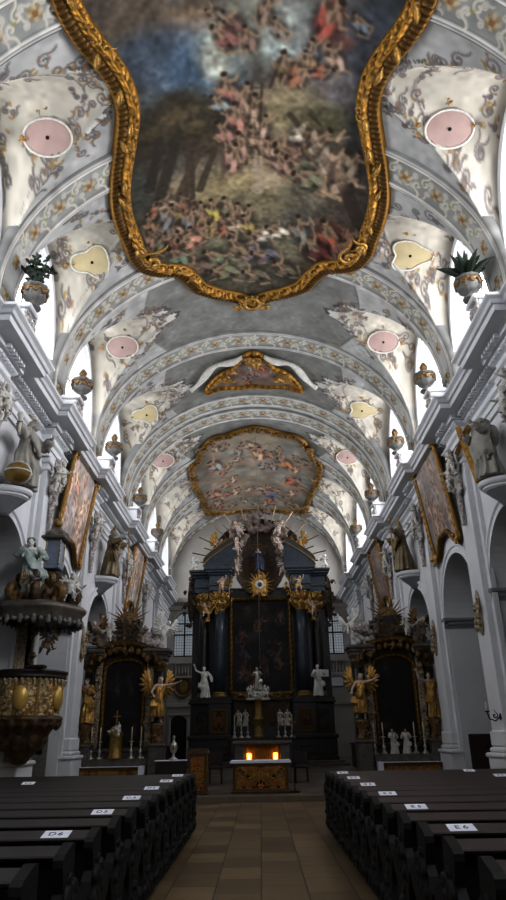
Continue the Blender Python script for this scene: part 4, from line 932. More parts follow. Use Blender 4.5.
def wing_mb(side, H=1., spread=.55, lift=.62, nf=9):
    mb = MB(); r0 = V((side * .05, .07, .74))
    for row, (ln, n, wd) in enumerate(((.36, nf, .040), (.24, nf - 1, .040), (.14, 5, .05))):
        for k in range(n):
            q = k / (n - 1); a = lift + .75 - q * 2.0
            b = r0 + V((side * (.06 + .16 * (1 - q) * spread), .015 - .012 * row, .10 * (1 - q))); d = V((side * math.cos(a) * spread, .12, math.sin(a))).normalized()
            R3 = Matrix((d.cross(V((0, 1, 0))).normalized(), V((0, 1, 0)), d)).transposed(); L = ln * (1 - .45 * abs(q - .2))
            mb.ell(b + d * L * .5, (wd, .013, L * .55), 8, 8, R3)
        mb.capsule(r0, r0 + V((side * .24 * spread, .02, .12)), .035, .025, 8)
    return mb
def putto(pose, rng):
    """a chubby child figure, 4.5 heads, feet at z=0, facing -Y"""
    mb = MB(); K = {}; lx, ly = pose.get('lean', (0, 0)); T = lambda z: V((lx, ly, 0)) * max(0, z - .4) * 2
    mb.ell(V((0, 0, .42)), (.12, .10, .1), 12, 8); mb.ell(V((0, -.02, .52)) + T(.52), (.125, .115, .13), 12, 8); mb.ell(V((0, 0, .65)) + T(.65), (.13, .10, .11), 12, 8)
    sh = V((0, 0, .72)) + T(.72); mb.capsule(sh + V((-.1, 0, 0)), sh + V((.1, 0, 0)), .055, .055, 8); nb = V((0, -.01, .78)) + T(.78); mb.capsule(sh, nb, .05, .045, 8)
    R3 = rot_m(*pose.get('head', (0, 0, 0))); hb = nb - R3 @ V((0, 0, .02)); head(mb, hb, R3, .235, True); K['head'] = (hb, R3, .235)
    for side, key in ((1, 'L'), (-1, 'R')):
        s0 = sh + V((side * .135, 0, -.01)); e, w = pose.get('arm' + key, ((side * .6, -.2, -.8), (0, -.8, .2)))
        e = s0 + V(e).normalized() * .15; w = e + V(w).normalized() * .13; mb.capsule(s0, e, .055, .046, 8); mb.capsule(e, w, .048, .034, 8); hand(mb, w, w - e, side, .115, .5)
        h0 = V((side * .07, 0, .40)); kn, an = pose.get('leg' + key, ((side * .15, -.1, -1), (0, .1, -1)))
        kn = h0 + V(kn).normalized() * .19; an = kn + V(an).normalized() * .17; mb.capsule(h0, kn, .085, .06, 9); mb.capsule(kn, an, .062, .038, 8); mb.capsule(an, an + V((side * .02, -.08, -.02)), .036, .03, 7); K['leg' + key] = (h0, kn, an)
    K['T'] = T; return mb, K
def loin_mb(K, rng):
    mb = MB()
    for j in range(5): mb.tube([V((.14, .02, .47 - .03 * j)), V((.05, -.12, .42 - .035 * j)), V((-.07, -.12, .40 - .03 * j)), V((-.15, .0, .46 - .03 * j)), V((-.05, .12, .42)), V((.09, .12, .42)), V((.14, .02, .47 - .03 * j))], .03, 7)
    mb.capsule((.15, 0, .46), (.26, .06, .30), .05, .03); mb.capsule((.26, .06, .3), (.36, .05, .38), .035, .015)
    return mb

FIG = {}
def bake_adult(key, pose, seed, amp=.2, beard=False, long=False, wings=False, sleeves=('L', 'R'), hem=.02, flare=1., swag=True, nude=False, fine=True):
    rng = random.Random(seed); mb, K = adult(1., pose, rng); parts = [('body', fused(mb, 'body', .0085 if fine else .012, 1, .4), 'skin')]
    if not nude: parts.append(('robe', fused(robe_mb(K, rng, amp * 1.5, hem, flare, swag, sleeves), 'robe', .009, 0, .4), 'robe'))
    else: parts.append(('loincloth', fused(robe_mb(K, rng, amp, .30, .9, False, (), .56), 'loincloth', .010, 1, .4), 'robe'))
    parts.append(('hair', fused(hair_mb(*K['head'], rng, beard, long), 'hair', .0105, 1, .4), 'hair'))
    if wings:
        for s in (-1, 1): parts.append(('wing', wing_mb(s).mesh('wing', True), 'wing'))
    FIG[key] = (parts, K)
def bake_putto(key, pose, seed, wings=True):
    rng = random.Random(seed); mb, K = putto(pose, rng); parts = [('body', fused(mb, 'body', .014, 1, .4), 'skin'), ('hair', fused(hair_mb(*K['head'], rng), 'hair', .018, 1, .4), 'hair'), ('loincloth', fused(loin_mb(K, rng), 'loincloth', .016, 1, .4), 'robe')]
    if wings:
        for s in (-1, 1):
            w = MB(); b0 = V((s * .06, .1, .68))
            for k in range(5):
                a = 1.3 - k * .5; d = V((s * math.cos(a) * .9, .25, math.sin(a))).normalized(); R3 = Matrix((d.cross(V((0, 1, 0))).normalized(), V((0, 1, 0)), d)).transposed(); w.ell(b0 + d * .15, (.045, .016, .16), 7, 6, R3)
            parts.append(('wing', fused(w, 'wing', .012, 1), 'wing'))
    FIG[key] = (parts, K)
def figure(key, mats, parent=None, name=None, loc=(0, 0, 0), rz=0., sc=1., tilt=(0, 0)):
    """place a baked figure; as a part (name given, one empty below a thing) or on its own root"""
    parts, K = FIG[key]; made = []
    for pn, me, role in parts:
        o = bpy.data.objects.new(pn, me); COL.objects.link(o); o.parent = parent
        if not me.materials: me.materials.append(None)
        o.material_slots[0].link = 'OBJECT'; o.material_slots[0].material = M[mats.get(role, mats['robe'])]
        made.append(o)
    return made
def statue(name, key, mats, loc, rz, sc, label, cat='statue', group=None, tilt=(0, 0, 0), wide=1.):
    r = empty(name, loc, label, cat, rz, group, sc); r.scale = (sc * wide, sc * wide, sc); r.rotation_euler = (tilt[0], tilt[1], rz); figure(key, mats, r); return r

GS = dict(skin='greystone', robe='greystone', hair='greystone', wing='gold')
WS = dict(skin='white_fig', robe='white_fig', hair='white_fig', wing='white_fig')
BS = dict(skin='greystone', robe='olive', hair='greystone', wing='gold')
GA = dict(skin='flesh', robe='gold', hair='flesh', wing='gold')
PW = dict(skin='stucco', robe='mauve', hair='mauve', wing='stucco')
PF = dict(skin='flesh', robe='gold', hair='brown_wood', wing='gold')
PD = dict(skin='grey_marble', robe='gold_dark', hair='brown_wood', wing='gold_dark')

bake_adult('globe_saint', dict(lean=(.03, -.05), head=(.3, .35, .1), armL=((.6, -.5, -.6), (-.5, -.6, .5)), armR=((-.7, -.05, -.8), (-.75, -.1, .3)), legR=((-.25, -.35, -1), (0, .1, -1))), 3, .26, long=True)
bake_adult('cross_bearer', dict(lean=(.05, -.06), head=(.5, .4, .2), armL=((.55, -.5, -.55), (.15, -.6, .55)), armR=((-.3, -.7, -.6), (.7, -.6, .3)), legL=((.2, -.3, -1), (.05, .1, -1))), 5, .3, beard=True, flare=1.15)
bake_adult('bishop', dict(lean=(0, -.02), head=(.1, .15, 0), armL=((.6, -.3, -.5), (.3, -.7, .5)), armR=((-.5, -.3, -.7), (.2, -.8, .4))), 9, .18, beard=True, flare=1.1)
bake_adult('herald', dict(lean=(-.03, 0), head=(-.3, -.15, 0), armR=((-.8, -.2, .35), (-.3, -.15, .95)), armL=((.6, .1, -.7), (.2, -.5, -.6)), legL=((.3, -.25, -1), (.1, .2, -1))), 13, .22, sleeves=('L',), flare=.9)
bake_adult('reader', dict(lean=(.0, -.03), head=(.15, .3, 0), armL=((.5, -.35, -.75), (-.2, -.8, .25)), armR=((-.4, -.4, -.8), (.35, -.8, .45))), 17, .2, beard=True)
bake_adult('angel', dict(lean=(.04, -.03), head=(.4, .05, .1), armL=((.9, -.3, .15), (.8, -.35, .3)), armR=((-.5, -.2, -.8), (.1, -.7, -.3)), legR=((-.2, -.3, -1), (-.1, .35, -1))), 23, .25, wings=True, sleeves=(), long=True, hem=.14)
bake_adult('mourner', dict(lean=(-.04, -.03), head=(-.3, .2, -.1), armL=((.4, -.4, -.7), (-.5, -.6, .5)), armR=((-.4, -.5, -.6), (.5, -.6, .55)), legL=((.25, -.3, -1), (0, .2, -1))), 29, .25, long=True)
bake_putto('putto_a', dict(lean=(.1, -.05), head=(.4, .1, .2), armL=((.6, -.2, .8), (.2, -.3, .9)), armR=((-.8, -.3, -.3), (.2, -.8, -.1)), legL=((.3, -.8, -.5), (0, .2, -1)), legR=((-.2, -.2, -1), (-.1, .5, -1))), 1)
bake_putto('putto_b', dict(lean=(-.12, -.05), head=(-.5, .2, -.2), armL=((.8, -.3, -.4), (.1, -.8, .3)), armR=((-.7, -.1, .6), (-.1, -.4, .9)), legR=((-.4, -.8, -.4), (.1, .3, -1)), legL=((.2, .1, -1), (.1, .6, -.8))), 2)
bake_putto('putto_c', dict(lean=(.0, -.15), head=(.1, .5, 0), armL=((.7, -.6, -.3), (-.6, -.6, .2)), armR=((-.7, -.6, -.3), (.6, -.6, .2)), legL=((.35, -.6, -.8), (-.1, .5, -.9)), legR=((-.35, -.3, -1), (.1, .6, -.8))), 4)

# ------------------------------------------------------------ saints on consoles
def console(x, y, ztop, s, label, w=.62):
    r = empty('statue_console', (x, y, ztop - .72), label, 'console', -PI / 2 * s if s > 0 else PI / 2, 'consoles of the nave wall saints')
    mb = MB(); D = abs(WX - abs(x)) - .01 
    prof = [(.02, -.0), (.16, .02), (.22, .10), (.30, .22), (.44, .36), (.52, .46)]
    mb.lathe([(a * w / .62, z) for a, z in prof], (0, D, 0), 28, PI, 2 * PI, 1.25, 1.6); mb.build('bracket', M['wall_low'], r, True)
    mb = MB(); mb.lathe([(a * w / .62, z) for a, z in [(.0, .45), (.52, .45), (.58, .50), (.58, .54), (.63, .57), (.66, .62), (.66, .70), (.62, .72), (.0, .72)]], (0, D, 0), 32, PI, 2 * PI, 1.2, 1.6)
    mb.build('slab', M['wall'], r); return r
for s, side in ((-1, 'left'), (1, 'right')):
    console(s * 6.3, 16.5, 7.72, s, 'white console under the nearest grey statue on the %s wall' % side, .47); console(s * 6.3, 27.8, 7.85, s, 'white console under the mitred bishop statue on the %s wall' % side, .5)
r = statue('saint_statue', 'globe_saint', GS, (-6.36, 16.55, 7.73), PI / 2, 2.15, 'grey robed saint statue with halo and globe on the left wall console', wide=1.2)
mb = MB(); hb = FIG['globe_saint'][1]['head'][0]; mb.tube([hb + V((.09 * math.cos(a), .0 + .09 * math.sin(a) * .5, .15 + .05 * math.sin(a))) for a in np.linspace(0, 2 * PI, 25)], .005, 5, cap=False); mb.build('halo', M['gold'], r, True)
mb = MB(); c0 = V((-.23, -.05, .135)); mb.ell(c0, (.13,) * 3, 20, 14); g = mb.build('globe', M['tgold'], r, True)
mb = MB()
for R3 in (rot_m(), rot_m(0, 0, 1.2)): mb.tube([c0 + R3 @ V((.133 * math.cos(a), .133 * math.sin(a), 0)) for a in np.linspace(0, 2 * PI, 33)], .012, 6, cap=False)
mb.build('band', M['stucco'], g, True)
mb = MB(); w = FIG['globe_saint'][1]['armR'][3]; mb.tube([w + V((.01, -.0, -.14)), w + V((.0, -.0, .0)), w + V((-.01, -.0, .06))], [.014, .018, .03], 8); mb.ell(w + V((-.012, -.0, .09)), (.04, .035, .045)); fused_me = fused(mb, 'torch', .008); obj('torch', fused_me, M['stucco'], r)
r = statue('saint_statue', 'cross_bearer', GS, (6.36, 16.4, 7.73), -PI / 2, 1.78, 'grey draped saint statue embracing a gilded cross on the right wall console', wide=1.2)
mb = MB(); b = V((-.05, -.17, .0)); t = V((-.34, -.22, 1.06)); d = (t - b).normalized(); a = d.cross(V((0, 1, 0))).normalized()
mb.tube([b, t], .05, 4); m = b + d * .83; mb.tube([m - a * .3, m + a * .3], .05, 4); mb.build('cross', M['gold'], r)
mb = MB(); 
for j in range(14):
    q = j / 13; aa = -1.2 + q * 2.6; mb.tube([V((-.03, .02, .93)), V((.17 * math.sin(aa) - .02, -.10 * math.cos(aa) - .02, .84)), V((.23 * math.sin(aa), -.15 * math.cos(aa) - .04, .55 + .04 * math.sin(j))), V((.22 * math.sin(aa), -.16 * math.cos(aa), .3 + .05 * math.cos(j * 2)))], [.05, .045, .035, .02], 7)
mb.ell((0, .0, .93), (.085, .08, .085)); mb.ell((0, .05, .7), (.2, .1, .2)); obj('mantle', fused(mb, 'mantle', .012, 1), M['greystone'], r)
def bishop(x, y, z, rz, sc, label):
    r = statue('bishop_statue', 'bishop', BS, (x, y, z), rz, sc, label, wide=1.15); K = FIG['bishop'][1]; hb, R3, S = K['head']
    mb = MB(); vs = []
    for (f) in (-1, 1):
        pts = [hb + R3 @ V((u * S, f * .24 * S * (1 - .7 * max(0, (w - .7) / .9)) + .05 * S, w * S)) for u, w in ((-.40, .70), (.40, .70), (.46, 1.1), (.26, 1.45), (0, 1.75), (-.26, 1.45), (-.46, 1.1))]; vs += pts
    fs = [tuple(range(7)), tuple(range(13, 6, -1))] + [(k, (k + 1) % 7, 7 + (k + 1) % 7, 7 + k) for k in range(7)]; mb.add(vs, fs); mb.build('mitre', M['gold'], r)
    h = K['armL'][3]; mb = MB(); mb.tube([V((h.x, h.y - .01, .02)), V((h.x, h.y - .01, .98))], .010, 8); 
    mb.tube([V((h.x, h.y - .01, .98)) + V((-.05 + .05 * math.cos(a) * (1 - a / 12), 0, .05 * math.sin(a) * (1 - a / 12) + .02)) for a in np.linspace(0, 6.5, 22)], .010, 6); mb.build('crozier', M['gold'], r, True)
    mb = MB()
    for k in range(7): mb.tube([V((-.10 + .033 * k, -.06 - .02 * math.sin(k), .79)), V((-.13 + .043 * k, -.11, .6)), V((-.12 + .04 * k, -.14, .42 + .05 * abs(k - 3)))], [.03, .032, .02], 7)
    obj('cope', fused(mb, 'cope', .011, 1), M['gold_dark'], r); return r
bishop(-6.32, 27.75, 7.86, PI / 2, 2.15, 'bishop statue with gold mitre and dark gold robe on left wall'); bishop(6.32, 27.75, 7.86, -PI / 2, 2.15, 'bishop statue with gold mitre and tall crozier on right wall')

# ------------------------------------------------------------ putto capitals on the pilasters
def capital_meshes():
    rng = random.Random(77); mb = MB()
    rocaille(mb, (0, -.05, .55), (1, 0, 0), (0, 0, 1), (0, -1, 0), .48, .75, 13, rng, .05)
    mb.ell((0, .03, .6), (.30, .1, .68)); a = fused(mb, 'acanthus', .02, 1)
    mb = MB()
    for k in range(9):
        z = -.1 - .115 * k; r = .105 - .008 * k
        for j in range(5): mb.ell((r * math.cos(j * 1.256 + k), -.05 + r * .6 * math.sin(j * 1.256 + k), z), (.06, .05, .07), 7, 5)
        mb.ell((0, -.03, z), (.06, .06, .08), 7, 5)
    g = fused(mb, 'drop_garland', .016, 1); return a, g
ACA, GAR = capital_meshes()
def capital(x, y, s, label):
    r = empty('putto_capital', (x, y, 8.5), label, 'wall ornament', -PI / 2 if s > 0 else PI / 2, 'putto capitals of the nave pilasters'); r.scale = (.86, 1, 1)
    obj('acanthus', ACA, M['mauve'], r)
    g = obj('drop_garland', GAR, M['mauve'], r)
    for k, (dx, key, z, dy) in enumerate(((-.30, 'putto_a', .12, -.18), (.30, 'putto_b', .42, -.22))):
        e = bpy.data.objects.new('putto', None); COL.objects.link(e); e.parent = r; e.location = (dx, dy, z); e.scale = (.98,) * 3; e.rotation_euler = (0, 0, .3 * (-1) ** k)
        figure(key, PW, e)
for s, side in ((-1, 'left'), (1, 'right')):
    for k, y in ((2, 14.4), (3, 19.5), (4, 24.9), (5, 31.5), (6, 37.3)):
        capital(s * 6.45, y, s, 'stucco putti pair with garland on the %s %s pilaster' % (ordn[k - 2], side))
# gilded cartouches lower on the pilasters
def rococo_mesh(seed, w, h, n, vox, thick=.04):
    rng = random.Random(seed); mb = MB(); rocaille(mb, (0, -.05, h / 2), (1, 0, 0), (0, 0, 1), (0, -1, 0), w / 2, h / 2, n, rng, thick); mb.ell((0, 0, h / 2), (w * .3, .06, h * .46)); return fused(mb, 'carving', vox, 1)
RC = rococo_mesh(5, .62, 1.45, 12, .018)
for s, y, lab in ((1, 19.5, 'gilded carved cartouche low on the near right pilaster'), (1, 24.9, 'gilded carved cartouche on the right pilaster beside the side altar'), (-1, 24.9, 'gilded carved cartouche on the left pilaster behind the pulpit')):
    r = empty('pilaster_cartouche', (s * 6.47, y, 4.05), lab, 'wall ornament', -PI / 2 * s, 'gilded pilaster cartouches'); obj('carving', RC, M['gold_white'], r)

# ------------------------------------------------------------ urns on the cornice
UC = rococo_mesh(9, .75, 1.0, 11, .022, .05)
def urn_set(s, i, y, side):
    nm = ordn[i]; x = s * 5.86; rz = -PI / 2 * s
    r = empty('urn_console', (s * 5.95, y, 11.15), 'scrolled stucco bracket with gilt flowers below the %s urn, %s cornice' % (nm, side), 'bracket', rz, 'scroll brackets under the cornice urns')
    obj('carving', UC, M['mauve'], r); mb = MB(); mb.bevbox(-.34, .34, -.16, .5, .86, 1.0, .03); mb.bevbox(-.26, .26, -.02, .5, 0, .88, .04); mb.build('block', M['wall'], r)
    z = 12.16; lead = i == 0
    kind = 'spiky green agave' if (lead and s > 0) else ('leafy branch' if lead else 'gilt flame finial')
    u = empty('cornice_urn', (x, y, z), 'grey stone urn with %s on the %s cornice, %s from the front' % (kind, side, nm), 'urn', rz, 'urns along the nave cornices')
    mb = MB(); mb.lathe([(.20, 0), (.20, .05), (.10, .09), (.08, .15), (.16, .2), (.29, .32), (.33, .44), (.31, .5), (.25, .54), (.27, .58), (.36, .62), (.35, .66), (.24, .65), (.0, .6)], (0, 0, 0), 32, lobes=10, la=.04); mb.build('bowl', M['ped'], u, True)
    mb = MB(); rg = random.Random(i * 7 + s)
    for k in range(9):
        a = k * .7; mb.scroll((.31 * math.cos(a), .31 * math.sin(a), .45), (-math.sin(a), math.cos(a), 0), (0, 0, 1), (math.cos(a), math.sin(a), 0), .08, 1.1, .028, 1, 1.5); mb.ell((.33 * math.cos(a + .3), .33 * math.sin(a + .3), .52), (.06, .06, .06), 7, 5)
    mb.tube([(.34 * math.cos(a), .34 * math.sin(a), .5) for a in np.linspace(0, 2 * PI, 40)], .035, 6, cap=False)
    obj('gilt_garland', fused(mb, 'gilt_garland', .018, 1), M['gold_dark'], u)
    mb = MB()
    if lead and s > 0:
        for k in range(17):
            a = k * 2.4; el = .3 + .07 * k; d = V((math.cos(a) * math.cos(el), math.sin(a) * math.cos(el), math.sin(el))); up = V((0, 0, 1)); mb.leaf(V((0, 0, .6)) + d * .05, d, up - d * d.z, .85, .085)
        obj('agave_leaves', fused(mb, 'agave_leaves', .014, 0), M['leaf'], u)
    elif lead:
        for k in range(11):
            a = k * 2.1; p = V((0, 0, .6)); d = V((.35 * math.cos(a), .35 * math.sin(a), 1)).normalized(); pts = [p]
            for q in range(5): p = p + d * .19; d = (d + V((rg.uniform(-.4, .4), rg.uniform(-.4, .4), .05))).normalized(); pts.append(p)
            mb.tube(pts, .02, 5)
            for p in pts[1:]:
                for j in range(4): mb.leaf(p, (rg.uniform(-1, 1), rg.uniform(-1, 1), rg.uniform(-.3, 1)), (rg.uniform(-1, 1), .1, 1), .2, .06)
        obj('branches', fused(mb, 'branches', .018, 0), M['leaf'], u)
    else:
        mb.lathe([(.22, .6), (.12, .68), (.06, .74), (.1, .8), (.05, .86)], (0, 0, 0), 16)
        for k in range(6): a = k * 1.05; mb.tube([(.05 * math.cos(a), .05 * math.sin(a), .82), (.1 * math.cos(a + .5), .1 * math.sin(a + .5), .95), (.03 * math.cos(a + 1), .03 * math.sin(a + 1), 1.12)], [.05, .05, .01], 6)
        obj('flame_finial', fused(mb, 'flame_finial', .015, 1), M['gold_dark'], u)
for s, side in ((-1, 'left'), (1, 'right')):
    for i, y in enumerate((14.5, 19.6, 24.9, 31.3, 37.3)): urn_set(s, i, y, side)

# ------------------------------------------------------------ framed wall paintings
def wall_painting(s, y, half, zb, zt, tilt, seed, label):
    r = empty('wall_painting', (s * 6.72, y, zb), label, 'painting', -PI / 2 * s); r.rotation_euler = (tilt, 0, -PI / 2 * s); h = zt - zb
    c = Canvas(-half, half, 0, h, .03, (.46, .42, .42)); rg = random.Random(seed); nr = np.random.default_rng(seed)
    c.a *= (.75 + .5 * (c.Y / h))[..., None]
    for k in range(26): c.ell(rg.uniform(-half, half), rg.uniform(0, h), rg.uniform(.2, .6), rg.uniform(.2, .5), rg.choice(((.46, .44, .40), (.38, .40, .48), (.50, .40, .36), (.42, .46, .50), (.40, .34, .28))), .6, rg.uniform(-1, 1), .8)
    c.noise(.14, .5, nr); c.noise(.1, .15, nr)
    for k in range(15):
        v = rg.random(); c.figure(rg.uniform(-half * .8, half * .8), h * (.12 + .8 * v), .42, .55, rg, rg.choice(((.58, .34, .30), (.50, .46, .40), (.42, .46, .56), (.60, .50, .40), (.40, .30, .28), (.62, .46, .42))), (.66, .52, .44), rg.uniform(-.9, .9), 1)
    c.blur(1); mute(c, .4); c.a = c.a * .8 + np.array((.46, .42, .40), np.float32) * .2; c.a *= 1.6 if s < 0 else 1.2  # left canvases lightened: washed-out reflection put into their colour
    # lower edge scalloped round the arch crown
    def low(x): return .62 * math.exp(-(x / (half * .62)) ** 4) 
    ol = [(x, low(x)) for x in np.linspace(-half, half, 24)] + [(half, h * .5), (half, h - .12), (half * .6, h), (0, h + .12), (-half * .6, h), (-half, h - .12), (-half, h * .5)]
    Pm = np.stack([c.X, np.full(c.X.shape, -.02), c.Y], -1).astype(np.float32); cx = (c.X[:-1, :-1] + c.X[1:, 1:]) / 2; cy = (c.Y[:-1, :-1] + c.Y[1:, 1:]) / 2
    obj('canvas', grid_mesh('canvas', Pm, c.a, inside(ol, cx, cy)), M['paint_gloss'], r)
    pts = ol; path = []; N = 420; fine = []
    for i in range(len(pts)):
        a, b = V((*pts[i], 0)), V((*pts[(i + 1) % len(pts)], 0)); m = max(2, int((b - a).length / .04)); fine += [a + (b - a) * j / m for j in range(m)]
    k = len(fine)
    for i in range(k):
        t = (fine[(i + 2) % k] - fine[i - 2]).normalized(); lat = V((t.y, 0, -t.x)); path.append((V((fine[i].x, -.02, fine[i].y)), lat, V((0, -1, 0))))
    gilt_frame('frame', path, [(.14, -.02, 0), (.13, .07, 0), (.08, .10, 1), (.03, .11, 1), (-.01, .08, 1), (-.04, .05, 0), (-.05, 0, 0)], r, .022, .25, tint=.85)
    mb = MB()
    for (x, z, w, hh, n) in ((-half, h - .05, .25, .28, 4), (half, h - .05, .25, .28, 4), (0, h + .15, .4, .25, 5), (-half, .08, .25, .28, 4), (half, .08, .25, .28, 4)):
        m2 = MB(); rocaille(m2, (x, -.12, z), (1, 0, 0), (0, 0, 1), (0, -1, 0), w, hh, n, rg, .04); m2.ell((x, -.06, z), (w * .6, .06, hh * .6)); obj('corner_carving', fused(m2, 'corner_carving', .02, 1), M['gold'], r)
wall_painting(-1, 22.5, 1.52, 7.45, 10.9, .13, 51, 'tall framed painting on the left wall above the pulpit canopy'); wall_painting(1, 22.5, 1.52, 7.45, 10.9, .13, 52, 'tall gilt framed painting on the right wall above the near arch')
wall_painting(-1, 34.4, 1.52, 7.45, 10.9, .13, 53, 'farther gilt framed painting on the left wall above the side altar'); wall_painting(1, 34.4, 1.52, 7.45, 10.9, .13, 54, 'farther gilt framed painting on the right wall above the side altar')
# ============================================================ HIGH ALTAR
AX = .12
def curls_panel(name, w, h, base, gold, seed, n, parent, loc, m=None, big=1.):
    """carved panel with gilt scroll relief, front facing -Y, origin at its lower centre"""
    c = Canvas(-w / 2, w / 2, 0, h, max(.012, w / 160), base); rg = random.Random(seed); nr = np.random.default_rng(seed); c.noise(.15, .1, nr)
    for k in range(n):
        x, y = rg.uniform(0, w / 2), rg.uniform(.05, h - .05); R = rg.uniform(.05, .10) * big; q = rg.uniform(0, 6.28); f = rg.choice((-1, 1)); g = tuple(v * rg.uniform(.75, 1.2) for v in gold)
        c.curl(x, y, R, q, f, .014 * big, g, .95, .025); c.curl(-x, y, R, PI - q, -f, .014 * big, g, .95, .025)
        for sx in (-1, 1): c.ell(sx * (x + R), y, .035 * big, .02 * big, g, .9, sx * q, .4, .03)
    e = (np.abs(c.X) > w / 2 - .05) | (c.Y < .05) | (c.Y > h - .05); c.a[e] = tuple(v * .7 for v in gold); c.z[e] = .03
    Pm = np.stack([c.X, -c.z, c.Y], -1).astype(np.float32); o = obj(name, grid_mesh(name, Pm, c.a), m or M['paint_gold'], parent); o.location = loc; return o
def dark_painting(name, w, h, seed, parent, loc, arch=0., figs=8, gain=1.):
    c = Canvas(-w / 2, w / 2, 0, h, .03, (.115, .10, .10)); rg = random.Random(seed); nr = np.random.default_rng(seed)
    for k in range(24): c.ell(rg.uniform(-w / 2, w / 2), rg.uniform(0, h), rg.uniform(.2, .8), rg.uniform(.2, .8), rg.choice(((.15, .125, .12), (.09, .085, .10), (.18, .14, .12), (.13, .14, .15))), .6, rg.uniform(-1, 1), .9)
    for k in range(figs): c.figure(rg.uniform(-w * .36, w * .36), rg.uniform(h * .1, h * .85), w * .16, w * .19, rg, rg.choice(((.26, .16, .14), (.20, .19, .19), (.17, .17, .21), (.28, .23, .18))), (.34, .26, .21), rg.uniform(-.8, .8), 1)
    c.noise(.25, .5, nr); c.noise(.15, .15, nr); c.a *= gain
    keep = None
    if arch:
        cx = (c.X[:-1, :-1] + c.X[1:, 1:]) / 2; cy = (c.Y[:-1, :-1] + c.Y[1:, 1:]) / 2; keep = cy < h - arch + arch * np.sqrt(np.clip(1 - (cx / (w / 2)) ** 2, 0, 1)) 
    o = obj(name, grid_mesh(name, np.stack([c.X, np.zeros(c.X.shape), c.Y], -1).astype(np.float32), c.a, keep), M['paint_gloss'], parent); o.location = loc; return o
def rect_frame(name, w, h, pr, parent, loc, carve=.02, pitch=.25, arch=0., tint=1.):
    if arch:
        ol = [(-w / 2, 0), (w / 2, 0), (w / 2, h - arch)] + [(w / 2 * math.cos(q), h - arch + arch * math.sin(q)) for q in np.linspace(0, PI, 24)[1:-1]] + [(-w / 2, h - arch)]
    else: ol = [(-w / 2, 0), (w / 2, 0), (w / 2, h), (-w / 2, h)]
    fine = []
    for i in range(len(ol)):
        a, b = V((ol[i][0], 0, ol[i][1])), V((ol[(i + 1) % len(ol)][0], 0, ol[(i + 1) % len(ol)][1])); m = max(2, int((b - a).length / .03)); fine += [a + (b - a) * j / m for j in range(m)]
    k = len(fine); path = []
    for i in range(k):
        t = (fine[(i + 1) % k] - fine[i - 1]).normalized(); path.append((fine[i], V((t.z, 0, -t.x)), V((0, -1, 0))))
    o = gilt_frame(name, path, pr, parent, carve, pitch, tint=tint); o.location = loc; return o

ha = empty('high_altar', (AX, 38., .15), 'tall black and blue marble high altar with columns and dark painting', 'altar')
def HP(mb, name, m, smooth=False, parent=None): return mb.build(name, M[m], parent or ha, smooth)
